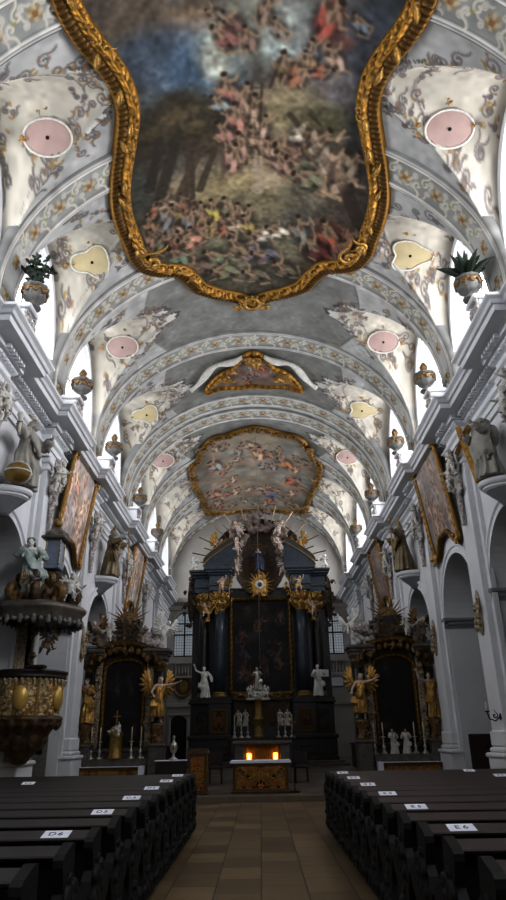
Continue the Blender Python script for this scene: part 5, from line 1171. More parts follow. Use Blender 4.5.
# z below is measured from the chancel floor (0.15)
mb = MB(); mb.bevbox(-1.75, 1.75, .25, .6, 3.2, 9.2, .02); mb.bevbox(-3.9, 3.9, .6, 1.2, 0, 9.4, .02); HP(mb, 'back_wall', 'black_marble')
mb = MB(); mb.bevbox(-4.3, 4.3, -2.2, 1.2, 0, .12, .02); mb.bevbox(-4.1, 4.1, -1.9, 1.2, .12, .24, .02); HP(mb, 'plinth_steps', 'grey_marble')
for s in (-1, 1):
    mb = MB(); xa, xb = sorted((s * 1.55, s * 3.85)); mb.bevbox(xa, xb, -1.0, .6, .24, 1.3, .02); mb.bevbox(xa - .06, xb + .06, -1.08, .6, .24, .42, .03); mb.bevbox(xa - .08, xb + .08, -1.12, .6, 1.26, 1.46, .04)
    xa, xb = sorted((s * 2.6, s * 3.8)); mb.bevbox(xa, xb, -.75, .6, 1.44, 3.0, .02); xa, xb = sorted((s * 1.62, s * 2.85)); mb.bevbox(xa, xb, -1.0, .6, 1.44, 3.0, .02)
    xa, xb = sorted((s * 1.55, s * 3.9)); mb.bevbox(xa, xb, -1.08, .6, 2.98, 3.12, .04); mb.bevbox(xa + .05, xb - .05, -.98, .6, 3.1, 3.26, .03); HP(mb, 'base_block', 'black_marble')
    for (dx, w, z, h, y, sd) in ((2.28, .78, 1.62, 1.05, -1.02, 3), (3.2, .62, 1.62, 1.0, -.77, 4)):
        f = bpy.data.objects.new('panel', None); COL.objects.link(f); f.parent = ha; f.location = (s * dx, y, z)
        if sd == 3: curls_panel('carved_field', w - .1, h, (.20, .15, .11), (.42, .32, .18), sd + s, 16, f, (0, 0, 0))
        else: dark_painting('painted_field', w, h, sd + s, f, (0, 0, 0), 0, 4, 1.1)
        rect_frame('panel_frame', w, h, [(.05, 0, 0), (.045, .03, 0), (.01, .045, 0), (-.01, .0, 0)], f, (0, 0, 0), tint=.85 if sd == 3 else .5)
    f = rect_frame('label_frame', .8, .26, [(.04, 0, 0), (.035, .03, 0), (0, .04, 0), (-.01, 0, 0)], ha, (s * 2.3, -1.02, .62), tint=.55)
    # columns
    for (dx, y, r, top, m) in ((2.3, -.45, .33, 7.9, 'blue_marble'), (3.2, .1, .30, 7.9, 'black_marble')):
        col = bpy.data.objects.new('column', None); COL.objects.link(col); col.parent = ha; col.location = (s * dx, y, 0)
        mb = MB(); mb.bevbox(-r * 1.3, r * 1.3, -r * 1.3, r * 1.3, 3.24, 3.34, .02); mb.build('base_plinth', M['black_marble'], col)
        mb = MB(); mb.lathe([(r * 1.3, 3.33), (r * 1.34, 3.38), (r * 1.25, 3.44), (r * 1.12, 3.47), (r * 1.2, 3.52), (r * 1.1, 3.58), (r, 3.6)], (0, 0, 0), 28); mb.build('column_base', M['tgold'], col, True)
        mb = MB(); mb.lathe([(r, 3.58), (r * 1.01, 5.0), (r * .96, 6.6), (r * .88, top)], (0, 0, 0), 28); mb.build('shaft', M[m], col, True)
        rg = random.Random(int(dx * 10) + s); mb = MB(); mb.lathe([(r * .9, top - .02), (r * .95, top + .1), (r * 1.2, top + .7), (r * 1.5, top + 1.0), (r * 1.5, top + 1.08)], (0, 0, 0), 20)
        for ring, (zz, n2, L) in enumerate(((.1, 8, .5), (.45, 8, .5), (.75, 6, .35))):
            for k in range(n2):
                a = 2 * PI * (k + .5 * ring) / n2; d = V((math.cos(a), math.sin(a), 0)); mb.leaf(d * r * (.95 + .15 * ring) + V((0, 0, top + zz)), V((0, 0, 1)) + d * .45, d, L, .15)
        rocaille(mb, (0, -r * 1.25, top + .6), (1, 0, 0), (0, 0, 1), (0, -1, 0), .46, .55, 7, rg, .03)
        obj('capital', fused(mb, 'capital', .019, 0), M['gold'], col)
    # entablature: forward block over the big column, set-back block outside
    mb = MB()
    for (xa, xb, y) in ((1.78, 2.85, -1.0), (2.7, 3.75, -.35)):
        x0, x1 = sorted((s * xa, s * xb)); mb.bevbox(x0, x1, y, .6, 8.95, 9.25, .02); mb.bevbox(x0 - .04, x1 + .04, y - .05, .6, 9.22, 9.34, .02); mb.bevbox(x0, x1, y + .04, .6, 9.32, 9.85, .02)
        mb.bevbox(x0 - .10, x1 + .10, y - .12, .6, 9.83, 9.95, .03); mb.bevbox(x0 - .22, x1 + .22, y - .28, .6, 9.94, 10.08, .04); mb.bevbox(x0 - .30, x1 + .30, y - .36, .6, 10.07, 10.22, .05)
    HP(mb, 'entablature', 'slate_marble')
    mb = MB()
    for (xa, xb, y) in ((1.78, 2.85, -1.0), (2.7, 3.75, -.35)):
        x0, x1 = sorted((s * xa, s * xb)); mb.tube([(x0 - .3, y - .37, 10.2), (x1 + .3, y - .37, 10.2)], .025, 6); mb.tube([(x0 - .05, y - .06, 9.28), (x1 + .05, y - .06, 9.28)], .02, 6)
    HP(mb, 'gilt_moulding', 'tgold')
    # curved half pediment
    mb = MB(); path = []
    for q in np.linspace(0, 1, 16): path.append(((s * (3.25 - 1.75 * q), 0, 10.35 + 1.35 * q ** .75), q))
    prof_pts = [(s * 3.2, 10.2), (s * 1.4, 10.2)] + [(x, z + .42) for (x, _, z), q in path[::-1]]
    mb.prism(prof_pts, 'y', -.85, .5); HP(mb, 'half_pediment', 'blue_marble')
    mb = MB(); mb.tube([V(p) + V((0, -.87, .05)) for p, q in path], .04, 6); mb.tube([V(p) + V((0, -.87, .40)) for p, q in path], .035, 6); HP(mb, 'gilt_edge', 'tgold')
    rg = random.Random(60 + s); mb = MB(); rocaille(mb, (s * 4.0, -.2, 8.4), (1, 0, 0), (0, 0, 1), (0, -1, 0), .38, 1.6, 14, rg, .06); mb.ell((s * 3.95, 0, 8.6), (.22, .12, 1.3)); mb.ell((s * 3.9, 0, 9.5), (.15, .12, .5)); obj('side_drapery', fused(mb, 'side_drapery', .03, 1), M['brown_wood'], ha)
    mb = MB(); rocaille(mb, (s * 2.75, -.85, 7.9), (1, 0, 0), (0, 0, 1), (0, -1, 0), .40, .75, 8, rg, .032); rocaille(mb, (s * 1.7, -.6, 9.1), (1, 0, 0), (0, 0, 1), (0, -1, 0), .26, 1.1, 14, rg, .035); mb.tube([(s * 3.1, -.85, 7.2), (s * 2.7, -.85, 7.9), (s * 2.2, -.85, 8.6), (s * 1.75, -.65, 8.9), (s * 1.6, -.55, 10.2)], .045, 7)
    obj('gilt_garland', fused(mb, 'gilt_garland', .019, 0), M['gold'], ha)
# middle: painting, panelled recess, gilded shrine
dark_painting('painting', 3.2, 4.95, 91, ha, (0, .15, 3.6), 0, 12, 1.0)
rect_frame('painting_frame', 3.2, 4.95, [(.2, -.05, 0), (.19, .08, 0), (.14, .13, 1), (.07, .15, 1), (.01, .10, 1), (-.03, .07, 0), (-.04, .0, 0)], ha, (0, .13, 3.6), .025, .3, tint=.75)
rg = random.Random(5); mb = MB(); rocaille(mb, (0, 0, 3.42), (1, 0, 0), (0, 0, 1), (0, -1, 0), 1.5, .2, 14, rg, .05); mb.box(-1.55, 1.55, .02, .2, 3.3, 3.5); obj('gilt_crest', fused(mb, 'gilt_crest', .03, 1), M['gold_dark'], ha)
mb = MB(); mb.bevbox(-1.6, 1.6, .1, .5, 1.3, 3.3, .02)
for k in range(9): mb.bevbox(-1.5 + k * .36, -1.5 + k * .36 + .12, .0, .2, 1.35, 3.25, .02)
mb.bevbox(-1.6, 1.6, -.1, .3, 3.16, 3.3, .03); HP(mb, 'panelled_recess', 'brown_wood')
mb = MB(); mb.bevbox(-1.6, 1.6, -2.9, -.9, 0.02, 1.2, .02); mb.bevbox(-1.68, 1.68, -3., .1, 1.18, 1.32, .03); mb.bevbox(-1.5, 1.5, -1.6, .1, 1.31, 1.85, .02); HP(mb, 'altar_table', 'black_marble')
mb = MB(); mb.lathe([(.30, 0), (.3, .1), (.24, .16), (.25, .8), (.3, .85), (.3, .92), (.2, 1.0), (.2, 1.7), (.27, 1.78), (.27, 1.86), (0, 1.9)], (-.2, -2.0, 1.31), 24); HP(mb, 'tabernacle', 'tgold', True)
# glory above
M['cloud'] = mat('brown_stucco_cloud', (.36, .31, .28), .7, scale=4, amt=.35, rgb2=(.52, .46, .42))
mb = MB(); n = 28
for yy in (-.05,):
    vs = [(0, .45, 10.9)]; fs = []
    for r, y in ((.55, .42), (1.0, .3), (1.35, .0), (1.6, -.1)):
        for k in range(n): a = 2 * PI * k / n; vs.append((r * math.cos(a), y, 10.95 + r * 1.35 * math.sin(a)))
    fs += [(0, 1 + k, 1 + (k + 1) % n) for k in range(n)]
    for j in range(3): fs += [(1 + j * n + k, 1 + j * n + (k + 1) % n, 1 + (j + 1) * n + (k + 1) % n, 1 + (j + 1) * n + k) for k in range(n)]
    mb.add(vs, fs)
HP(mb, 'glory_niche', 'brown_wood', True)
mb = MB(); rg = random.Random(3)
for k in range(130):
    a = rg.uniform(-.3, PI + .3); r = rg.uniform(1.15, 1.6 + .75 * max(0, math.sin(a))); mb.ell((r * math.cos(a), -.25 + rg.uniform(-.15, .1), 11. + r * 1.35 * math.sin(a)), (rg.uniform(.14, .3), .16, rg.uniform(.12, .26)), 8, 6)
obj('stucco_clouds', fused(mb, 'stucco_clouds', .045, 1), M['cloud'], ha)
mb = MB(); mb.prism([(-3.1, 10.2), (3.1, 10.2)] + [(3.1 * math.cos(a), 10.3 + 3.3 * math.sin(a)) for a in np.linspace(0.05, PI - .05, 24)], 'y', .5, .7); HP(mb, 'glory_backing', 'darkwood')
mb = MB()
for k in range(23):
    a = .1 + k * (PI - .2) / 22; L = 4.1 if k % 2 else 3.5; mb.tube([(1.2 * math.cos(a), .42, 10.6 + 1.3 * math.sin(a)), (L * math.cos(a), .38, 10.6 + L * .95 * math.sin(a))], [.05, .13, ][:2], 4, .3)
mb.tube([(1.25 * math.cos(a), .42, 10.6 + 1.35 * math.sin(a)) for a in np.linspace(.05, PI - .05, 24)], .09, 6); HP(mb, 'gilt_rays', 'gold_dark')
mb = MB()
for k in range(20):
    a = 2 * PI * k / 20; L = .92 if k % 2 else .72; d = V((math.cos(a), 0, math.sin(a))); t = V((-math.sin(a), 0, math.cos(a))); b = V((0, -.72, 9.28)); mb.add([b + d * .3 + t * .06, b + d * .3 - t * .06, b + d * L - t * .015, b + d * L + t * .015] + [p + V((0, .05, 0)) for p in (b + d * .3 + t * .06, b + d * .3 - t * .06, b + d * L - t * .015, b + d * L + t * .015)], [(0, 1, 2, 3), (7, 6, 5, 4), (0, 4, 5, 1), (1, 5, 6, 2), (2, 6, 7, 3), (3, 7, 4, 0)])
rocaille(mb, (0, -.72, 9.28), (1, 0, 0), (0, 0, 1), (0, -1, 0), .62, .6, 14, rg, .06)
mb.lathe([(.0, 0), (.42, 0), (.42, .06), (.3, .1), (0, .1)], (0, 0, 0), 24)
for i in range(len(mb.v) - 24 * 5, len(mb.v)): x, y, z = mb.v[i]; mb.v[i] = (x, -.72 - z, 9.28 + y)
sun = obj('sun_burst', fused(mb, 'sun_burst', .03, 0), M['gold'], ha)
mb = MB(); mb.ell((0, -.84, 9.28), (.26, .05, .26), 20, 8); w = mb.build('white_disc', M['stucco'], sun, True)
mb = MB(); mb.ell((0, -.88, 9.28), (.13, .05, .13), 16, 8); mb.build('dark_centre', M['black_marble'], sun, True)

# figures of the high altar
statue('altar_statue', 'herald', WS, (AX - 3.05, 37.05, 3.42), 0, 1.62, 'white statue with raised arm on the left base of the high altar')
r = statue('altar_statue', 'reader', WS, (AX + 3.0, 37.05, 3.42), .1, 1.62, 'white statue holding an open book on the right base of the high altar')
mb = MB(); mb.bevbox(.02, .34, -.2, -.16, .60, .82, .01); mb.build('book', M['white_fig'], r)
for s, side in ((-1, 'left'), (1, 'right')):
    statue('pediment_angel', 'angel', PF, (AX + s * 2.75, 37.7, 10.98), (.5 if s < 0 else -.5), 1.5, 'gold winged angel on the %s half pediment of the high altar' % side, 'angel', tilt=(.1, -s * .35, 0))
    for (dx, z, key, tl) in ((1.25, 9.9, 'putto_a', .2), (1.38, 11.2, 'putto_b', -.3), (.95, 12.3, 'putto_c', .4)):
        statue('glory_putto', key, dict(skin='flesh', robe='mauve', hair='mauve', wing='mauve'), (AX + s * dx, 37.35, z), s * .4, 1.05, '%s carved putto of the high altar glory on the %s' % ({9.9: 'lowest', 11.2: 'middle', 12.3: 'topmost'}[z], side), 'putto', tilt=(.1, s * tl, 0))
    for (dx, z, key) in ((3.0, 7.6, 'putto_b'), (2.15, 8.9, 'putto_a')):
        statue('capital_putto', key, PF, (AX + s * dx, 36.75 if dx < 2.5 else 37.2, z), s * .3, .95, 'small gilt putto %s the %s capitals of the high altar' % ('beside' if dx > 2.5 else 'above', side), 'putto')
statue('glory_figure', 'mourner', dict(skin='flesh', robe='blue', hair='brown_wood'), (AX, 37.75, 10.35), 0, 1.35, 'small figure in a blue robe in the altar glory')
for s, side in ((-1, 'left'), (1, 'right')):
    statue('entablature_figure', 'putto_c', WS, (AX + s * 3.75, 37.5, 10.37), s * .5, .8, 'white putto at the outer %s end of the altar entablature' % side, 'putto')
r = empty('shrine_group', (AX - .2, 36., 3.36), 'silver and white shrine figures on the gilded tabernacle before the altar painting', 'statue')
for (key, dx, dz, sc, mats) in (('mourner', 0, .35, 1.15, dict(skin='silver', robe='silver', hair='silver')), ('putto_a', -.42, 0.0, .62, WS), ('putto_b', .42, .0, .62, WS)):
    e = bpy.data.objects.new('shrine_statue' if key == 'mourner' else 'shrine_putto', None); COL.objects.link(e); e.parent = r; e.location = (dx, 0, dz); e.scale = (sc,) * 3; figure(key, mats, e)
mb = MB(); mb.bevbox(-.6, .6, -.2, .2, -.12, .0, .02); mb.bevbox(-.3, .3, -.16, .16, 0, .35, .04); rocaille(mb, (0, -.15, .16), (1, 0, 0), (0, 0, 1), (0, -1, 0), .4, .16, 6, rg, .03); mb.build('pedestal', M['silver'], r)

def candlestick_meshes(h, fl=1.):
    mb = MB(); mb.lathe([(.13, 0), (.13, .03), (.09, .07), (.05, .12), (.035, .16), (.06, .2), (.07, .25), (.03, .31), (.025, .42), (.05, .46), (.03, .5), (.03, .54), (.09, .56), (.09, .58), (.03, .59)], (0, 0, 0), 14)
    for k in range(3): a = k * 2.094 + .5; mb.leaf((.07 * math.cos(a), .07 * math.sin(a), .05), (math.cos(a), math.sin(a), -.3), (0, 0, 1), .1, .04)
    st = mb.mesh('stick', True); mb = MB(); mb.lathe([(.024, .58), (.024, h), (.006, h + .01), (.004, h + .03)], (0, 0, 0), 8); return st, mb.mesh('candle', True)
CS = candlestick_meshes(1.3); CS2 = candlestick_meshes(1.05)
def candlestick(loc, meshes, label, m, group, sc=1.):
    r = empty('candlestick', loc, label, 'candlestick', 0, group, sc); obj('stick', meshes[0], M[m], r); obj('candle', meshes[1], M['candle'], r)
for i, dx in enumerate((-1.40, -1.06, -.74, .78, 1.12, 1.46)):
    candlestick((AX + dx, 35.5, 1.47), CS2, 'tall silver candlestick on the high altar table, %s from the left' % ('first', 'second', 'third', 'fourth', 'fifth', 'sixth')[i], 'silver', 'high altar candlesticks')
for i, dx in enumerate((-1.22, -.88, .94, 1.30)):
    statue('reliquary_statue', 'reader' if i % 2 else 'mourner', dict(skin='silver', robe='silver', hair='silver'), (AX + dx, 36.65, 2.0), 0, .82, 'silver saint statuette behind the altar candles, %s from the left' % ('first', 'second', 'third', 'fourth')[i], 'statuette', 'silver statuettes of the high altar')

# shrine block and people's altar in front
r = empty('shrine_altar', (.06, 24.2, .15), 'grey altar block with glowing gold relic shrine behind the front table', 'altar')
mb = MB(); mb.bevbox(-.92, .92, -.3, .9, 0, .62, .02); mb.bevbox(-.92, -.6, -.3, .9, .6, 1.2, .02); mb.bevbox(.6, .92, -.3, .9, .6, 1.2, .02); mb.bevbox(-.92, .92, .3, .9, .6, 1.2, .02); mb.bevbox(-1., 1., -.4, .95, 1.16, 1.27, .03); mb.build('block', M['grey_marble'], r)
mb = MB(); mb.bevbox(-.58, .58, .1, .3, .64, 1.14, .01)
for k in range(11): mb.lathe([(.02, .64), (.03, .8), (.015, .9), (.03, 1.0), (.02, 1.14)], (-.4 + k * .08, .02, 0), 8)
mb.build('gold_shrine', M['tgold'], r)
for s in (-1, 1):
    mb = MB(); mb.lathe([(.0, .64), (.06, .65), (.07, .7), (.075, .85), (.07, .9)], (s * .44, -.12, 0), 12); l = mb.build('lamp_glass', M['glow'], r, True)
    mb = MB(); mb.lathe([(.0, .72), (.022, .76), (.0, .86)], (s * .44, -.2, 0), 8); mb.build('flame', M['flame'], l, True)
r = empty('altar_table', (0, 20.4, .15), 'gilt filigree fronted altar table with white cloth on chancel step', 'table')
mb = MB(); mb.bevbox(-.76, .76, -.3, .5, .05, .74, .01); mb.bevbox(-.82, .82, -.38, .56, 0, .06, .02); mb.bevbox(-.80, .80, -.36, .56, .72, .78, .02); mb.build('body', M['brown_wood'], r)
curls_panel('filigree_front', 1.46, .66, (.12, .08, .05), (.58, .42, .20), 31, 60, r, (0, -.315, .06))
mb = MB(); mb.bevbox(-.84, .84, -.41, .6, .778, .80, .008); mb.box(-.845, .845, -.415, -.405, .74, .80); mb.build('cloth', M['cloth'], r)
r = empty('ambo', (-1.72, 20.05, .15), 'gilt filigree ambo pillar on the left of the chancel step', 'lectern')
mb = MB(); mb.bevbox(-.25, .25, -.2, .25, 0, 1.02, .01); mb.bevbox(-.29, .29, -.25, .3, 0, .06, .02); mb.add([(-.29, -.27, 1.0), (.29, -.27, 1.0), (.29, .3, 1.02), (-.29, .3, 1.02), (-.29, -.27, 1.14), (.29, -.27, 1.14), (.29, .3, 1.06), (-.29, .3, 1.06)], [(0, 3, 2, 1), (4, 5, 6, 7), (0, 1, 5, 4), (1, 2, 6, 5), (2, 3, 7, 6), (3, 0, 4, 7)]); mb.build('body', M['brown_wood'], r)
curls_panel('filigree_front', .46, .92, (.13, .09, .05), (.56, .40, .18), 33, 30, r, (0, -.215, .06))
def stool(x, y, label):
    r = empty('chair', (x, y, .15), label, 'chair', 0)
    for sx in (-1, 1):
        for sy in (-1, 1): mb = MB(); mb.tube([(sx * .2, sy * .2, 0), (sx * .19, sy * .19, .45)], .02, 6); mb.build('leg', M['darkwood'], r)
    mb = MB(); mb.bevbox(-.24, .24, -.24, .24, .43, .5, .02); mb.build('seat', M['darkwood'], r); mb = MB(); mb.bevbox(-.23, .23, .19, .24, .56, .92, .015); mb.tube([(-.19, .21, .48), (-.2, .22, .9)], .018, 6); mb.tube([(.19, .21, .48), (.2, .22, .9)], .018, 6); mb.build('backrest', M['darkwood'], r)
stool(-1.5, 24.2, 'dark wooden chair left of the shrine altar'); stool(1.35, 24.2, 'dark wooden chair right of the shrine altar')
r = empty('processional_cross', (.93, 20.1, .15), 'slender cross on a pole standing right of the altar table', 'cross')
mb = MB(); mb.lathe([(.14, 0), (.14, .03), (.03, .06)], (0, 0, 0), 14); mb.tube([(0, 0, .04), (0, 0, 1.6)], .014, 8); mb.build('pole', M['iron'], r); mb = MB(); mb.bevbox(-.015, .015, -.012, .012, 1.58, 1.92, .004); mb.bevbox(-.1, .1, -.012, .012, 1.76, 1.79, .004); mb.build('cross', M['gold_dark'], r)
r = empty('credence_table', (-3.0, 24.3, .15), 'dark credence table with white cloth left of the chancel', 'table')
mb = MB(); mb.bevbox(-.5, .5, -.3, .3, 0, .7, .02); mb.build('body', M['darkwood'], r); mb = MB(); mb.bevbox(-.53, .53, -.33, .33, .70, .725, .008); mb.build('cloth', M['cloth'], r)
r = empty('reliquary', (-2.92, 24.2, .876), 'slim silver reliquary on the credence table', 'reliquary')
mb = MB(); mb.lathe([(.14, 0), (.14, .04), (.05, .1), (.04, .2), (.09, .26), (.13, .4), (.1, .52), (.05, .56), (.03, .66), (.05, .7), (.0, .78)], (0, 0, 0), 16, lobes=6, la=.08); mb.build('vessel', M['silver'], r, True); mb = MB(); mb.ell((0, -.1, .4), (.05, .03, .08)); mb.build('window', M['tgold'], r, True)

# fittings of the east wall
r = empty('oval_picture', (-5.52, 49.9, 4.15), 'gold framed oval picture on the east wall left of the altar', 'picture')
mb = MB(); mb.lathe([(.0, 0), (.66, 0), (.66, .02)], (0, 0, 0), 32); mb.v = [(x, -z, .78 + y * 1.12) for x, y, z in mb.v]; mb.build('panel', M['brown_wood'], r)
mb = MB(); mb.tube([(.66 * math.cos(a), -.04, .78 + .74 * math.sin(a)) for a in np.linspace(0, 2 * PI, 40)], .1, 8, cap=False); mb.build('frame', M['gold_dark'], r, True); mb = MB(); mb.ell((.05, -.02, .72), (.28, .05, .45), 14, 8); mb.build('painted_figure', M['tgold'], r, True)
r = empty('wall_plaque', (5.55, 49.95, 4.75), 'plain white plaque on the east wall right of the altar', 'plaque'); mb = MB(); mb.bevbox(-.47, .47, -.05, 0, 0, .95, .01); mb.build('board', M['cloth'], r); mb = MB(); mb.tube([(-.49, -.04, -.02), (.49, -.04, -.02), (.49, -.04, .97), (-.49, -.04, .97), (-.49, -.04, -.02)], .025, 4); mb.build('frame', M['grey_marble'], r)
d = bpy.data.objects.new('door_1', None); COL.objects.link(d); d.location = (-5.75, 49.98, .15); struct(d); tag(d, 'dark doorway in the east wall')
mb = MB(); mb.prism([(-.55, 0), (.55, 0), (.55, 2.4)] + [(.55 * math.cos(a), 2.4 + .4 * math.sin(a)) for a in np.linspace(0, PI, 14)[1:-1]] + [(-.55, 2.4)], 'y', -.06, .0); mb.build('dark_opening', M['black'], d); mb = MB(); mb.bevbox(-.72, -.56, -.12, .0, 0, 2.6, .02); mb.bevbox(.56, .72, -.12, 0, 0, 2.6, .02); mb.bevbox(-.75, .75, -.14, 0, 2.8, 2.95, .02); mb.build('door_frame', M['east'], d)  # black sheet stands in for the unlit doorway
for s, side in ((-1, 'left'), (1, 'right')):
    r = empty('choir_stall', (s * 5.4, 31.6, .15), 'dark carved choir stalls along the %s side of the chancel' % side, 'choir stalls', -PI / 2 * s)
    mb = MB(); mb.bevbox(-3, 3, .2, .5, 0, 1.5, .02); mb.bevbox(-3.05, 3.05, .1, .55, 1.48, 1.6, .03); mb.build('back', M['darkwood'], r); mb = MB(); mb.bevbox(-3, 3, -.3, .25, .38, .46, .02); mb.bevbox(-3, 3, .0, .2, 0, .4, .02); mb.build('seat', M['darkwood'], r)
    mb = MB(); mb.bevbox(-3, 3, -1.0, -.9, 0, 1.0, .02); mb.bevbox(-3.05, 3.05, -1.1, -.82, .98, 1.05, .02)
    for k in range(7): mb.bevbox(-2.95 + k * .97, -2.85 + k * .97, -1.05, -.9, 0, .98, .02)
    mb.build('desk', M['darkwood'], r)

# ============================================================ SIDE ALTARS
def side_altar(s, side):
    X = s * 5.12; Y = 26.2; r = empty('side_altar', (X, Y, .15), 'dark %s side altar with arched painting, gilt canopy and carved columns' % side, 'altar')
    def B(mb, n, m, sm=False, p=None): return mb.build(n, M[m], p or r, sm)
    rg = random.Random(70 + s)
    mb = MB(); mb.bevbox(-1.6, 1.6, -.1, .6, 0, 1.0, .03); mb.bevbox(-1.62, 1.62, -.16, .6, .95, 1.08, .03); mb.bevbox(-1.55, 1.55, .15, .6, 1.05, 4.3, .02); B(mb, 'body', 'grey_marble' if s < 0 else 'black_marble')
    mb = MB(); mo = s * .2; mb.bevbox(mo - 1.12, mo + 1.12, -.8, -.1, 0, .46, .02); mb.bevbox(mo - 1.18, mo + 1.18, -.86, -.08, .44, .5, .02); B(mb, 'mensa', 'brown_wood')
    curls_panel('mensa_front', 2.2, .4, (.34, .22, .13), (.58, .43, .22), 44 + s, 46, r, (mo, -.82, .03))
    mb = MB(); xe = mo - s * 1.13; mb.bevbox(xe - .09, xe + .09, -.89, -.1, .06, .52, .01); B(mb, 'cloth_end', 'cloth'); mb = MB(); mb.bevbox(mo - 1.15, mo + 1.15, -.865, -.1, .495, .512, .004); B(mb, 'altar_cloth', 'cloth')
    mb = MB(); mb.bevbox(-1.08, 1.08, -.5, 0, .5, .74, .02); B(mb, 'predella', 'grey_marble')
    dark_painting('painting', 1.42, 3.05, 95 + s, r, (0, .10, 1.1), .35, 5, .62 if s > 0 else .8)
    rect_frame('painting_frame', 1.42, 3.05, [(.12, -.02, 0), (.115, .07, 0), (.07, .10, 1), (.02, .09, 1), (-.02, .05, 0), (-.03, 0, 0)], r, (0, .09, 1.1), .02, .2, .35, .75)
    for f in (-1, 1):
        m2 = MB(); m2.bevbox(f * .98 - .13, f * .98 + .13, -.02, .2, 1.08, 4.15, .02); rocaille(m2, (f * .98, -.06, 2.6), (1, 0, 0), (0, 0, 1), (0, -1, 0), .14, 1.6, 22, rg, .035); obj('carved_strip', fused(m2, 'carved_strip', .018, 1), M['gold_white'], r)
        col = bpy.data.objects.new('column', None); COL.objects.link(col); col.parent = r; col.location = (f * 1.34, -.02, 0)
        m2 = MB(); m2.lathe([(.22, 1.06), (.22, 1.12), (.17, 1.2), (.16, 2.4), (.14, 3.75)], (0, 0, 0), 20); m2.build('shaft', M['black_marble'], col, True)
        m2 = MB(); m2.lathe([(.15, 3.73), (.16, 3.8), (.24, 4.1), (.24, 4.15)], (0, 0, 0), 16)
        for k in range(8): a = k * PI / 4; m2.leaf((.15 * math.cos(a), .15 * math.sin(a), 3.8), (.4 * math.cos(a), .4 * math.sin(a), 1), (math.cos(a), math.sin(a), 0), .3, .07)
        m2.build('capital', M['gold_dark'], col, True)
        # outer statue pedestals
        m2 = MB(); cx = f * (1.38 if f != s else 1.25); m2.bevbox(cx - .27, cx + .27, -.62, -.05, 0, 1.18, .03); m2.bevbox(cx - .33, cx + .33, -.68, -.05, 0, .2, .04); m2.bevbox(cx - .32, cx + .32, -.67, -.05, 1.12, 1.24, .04); B(m2, 'pedestal', 'grey_marble')
        m2 = MB(); m2.lathe([(.25, 1.23), (.2, 1.34), (.14, 1.5), (.2, 1.72), (.24, 1.84), (.24, 1.90), (0, 1.9)], (cx, -.36, 0), 20, lobes=6, la=.08); rocaille(m2, (cx, -.58, 1.55), (1, 0, 0), (0, 0, 1), (0, -1, 0), .2, .28, 5, rg, .03); B(m2, 'gilt_pedestal', 'gold_dark', True)
        m2 = MB(); x0, x1 = sorted((f * .85, f * 1.62)); m2.bevbox(x0, x1, -.3, .6, 4.14, 4.32, .02); m2.bevbox(x0 - .06, x1 + .06, -.38, .6, 4.3, 4.42, .03); m2.bevbox(x0 - .14, x1 + .14, -.48, .6, 4.4, 4.54, .04); B(m2, 'entablature', 'grey_marble')
    mb = MB(); mb.bevbox(-1.12, 1.12, .11, .3, 3.7, 4.75, .02); B(mb, 'spandrel_board', 'brown_wood')
    for f in (-1, 1):
        m2 = MB(); rocaille(m2, (f * .95, -.25, 4.95), (1, 0, 0), (0, 0, 1), (0, -1, 0), .5, .42, 9, rg, .05)
        for k in range(12): m2.ell((f * (.95 + rg.uniform(-.4, .4)), -.1 + rg.uniform(-.1, .2), 4.8 + rg.uniform(-.2, .45)), (rg.uniform(.1, .2),) * 3, 8, 6)
        obj('attic_cloud', fused(m2, 'attic_cloud', .025, 1), M['mauve' if f * s < 0 else 'cloud'], r)
    # canopy arch with lambrequin
    path = []
    for q in np.linspace(0, PI, 60): path.append((V((1.08 * math.cos(q), 0, 3.95 + .62 * math.sin(q) ** .8)), V((math.cos(q) * .6, 0, math.sin(q) + .1)).normalized(), V((0, -1, 0))))
    gilt_frame('canopy', path, [(-.16, 0, 0), (-.15, .12, 1), (-.05, .24, 1), (.06, .34, 2), (.14, .42, 1), (.22, .40, 0), (.28, .3, 0), (.3, -.3, 0)], r, .05, .22, M['paint_gold'], False, .62)
    mb = MB()
    for k in range(9): q = .35 + k * (PI - .7) / 8; mb.ell((.95 * math.cos(q), -.36, 4.0 + .52 * math.sin(q)), (.1, .05, .13), 8, 6)
    rocaille(mb, (0, -.38, 4.55), (1, 0, 0), (0, 0, 1), (0, -1, 0), .55, .2, 7, rg, .04); B(mb, 'lambrequin', 'gold_dark', True)
    mb = MB(); mb.prism([(-.75, 4.5), (.75, 4.5), (.62, 4.8), (.45, 5.0), (.42, 5.5), (.52, 5.62), (-.52, 5.62), (-.42, 5.5), (-.45, 5.0), (-.62, 4.8)], 'y', -.2, .5); B(mb, 'attic', 'black_marble')
    m2 = MB(); rocaille(m2, (0, -.2, 5.15), (1, 0, 0), (0, 0, 1), (0, -1, 0), .8, .6, 20, rg, .05); m2.ell((0, -.12, 5.1), (.3, .12, .4)); obj('attic_carving', fused(m2, 'attic_carving', .025, 1), M['brown_wood'], r)
    m2 = MB()
    for k in range(13):
        a = .25 + k * (PI - .5) / 12; L = .95 if k % 2 else .7; m2.tube([(.2 * math.cos(a), .1, 5.6 + .2 * math.sin(a)), (L * math.cos(a), .1, 5.6 + L * math.sin(a))], [.05, .012], 5)
    m2.ell((0, .08, 5.68), (.3, .12, .26)); obj('gilt_rays', fused(m2, 'gilt_rays', .018, 0), M['gold_dark'], r)
    z0 = .15
    statue('altar_angel', 'angel', GA, (X - s * 1.38, Y - .36, z0 + 1.9), -s * .35 + (0 if s < 0 else PI * 0), 1.62, 'gold winged angel at the inner side of the %s side altar' % side, 'angel')
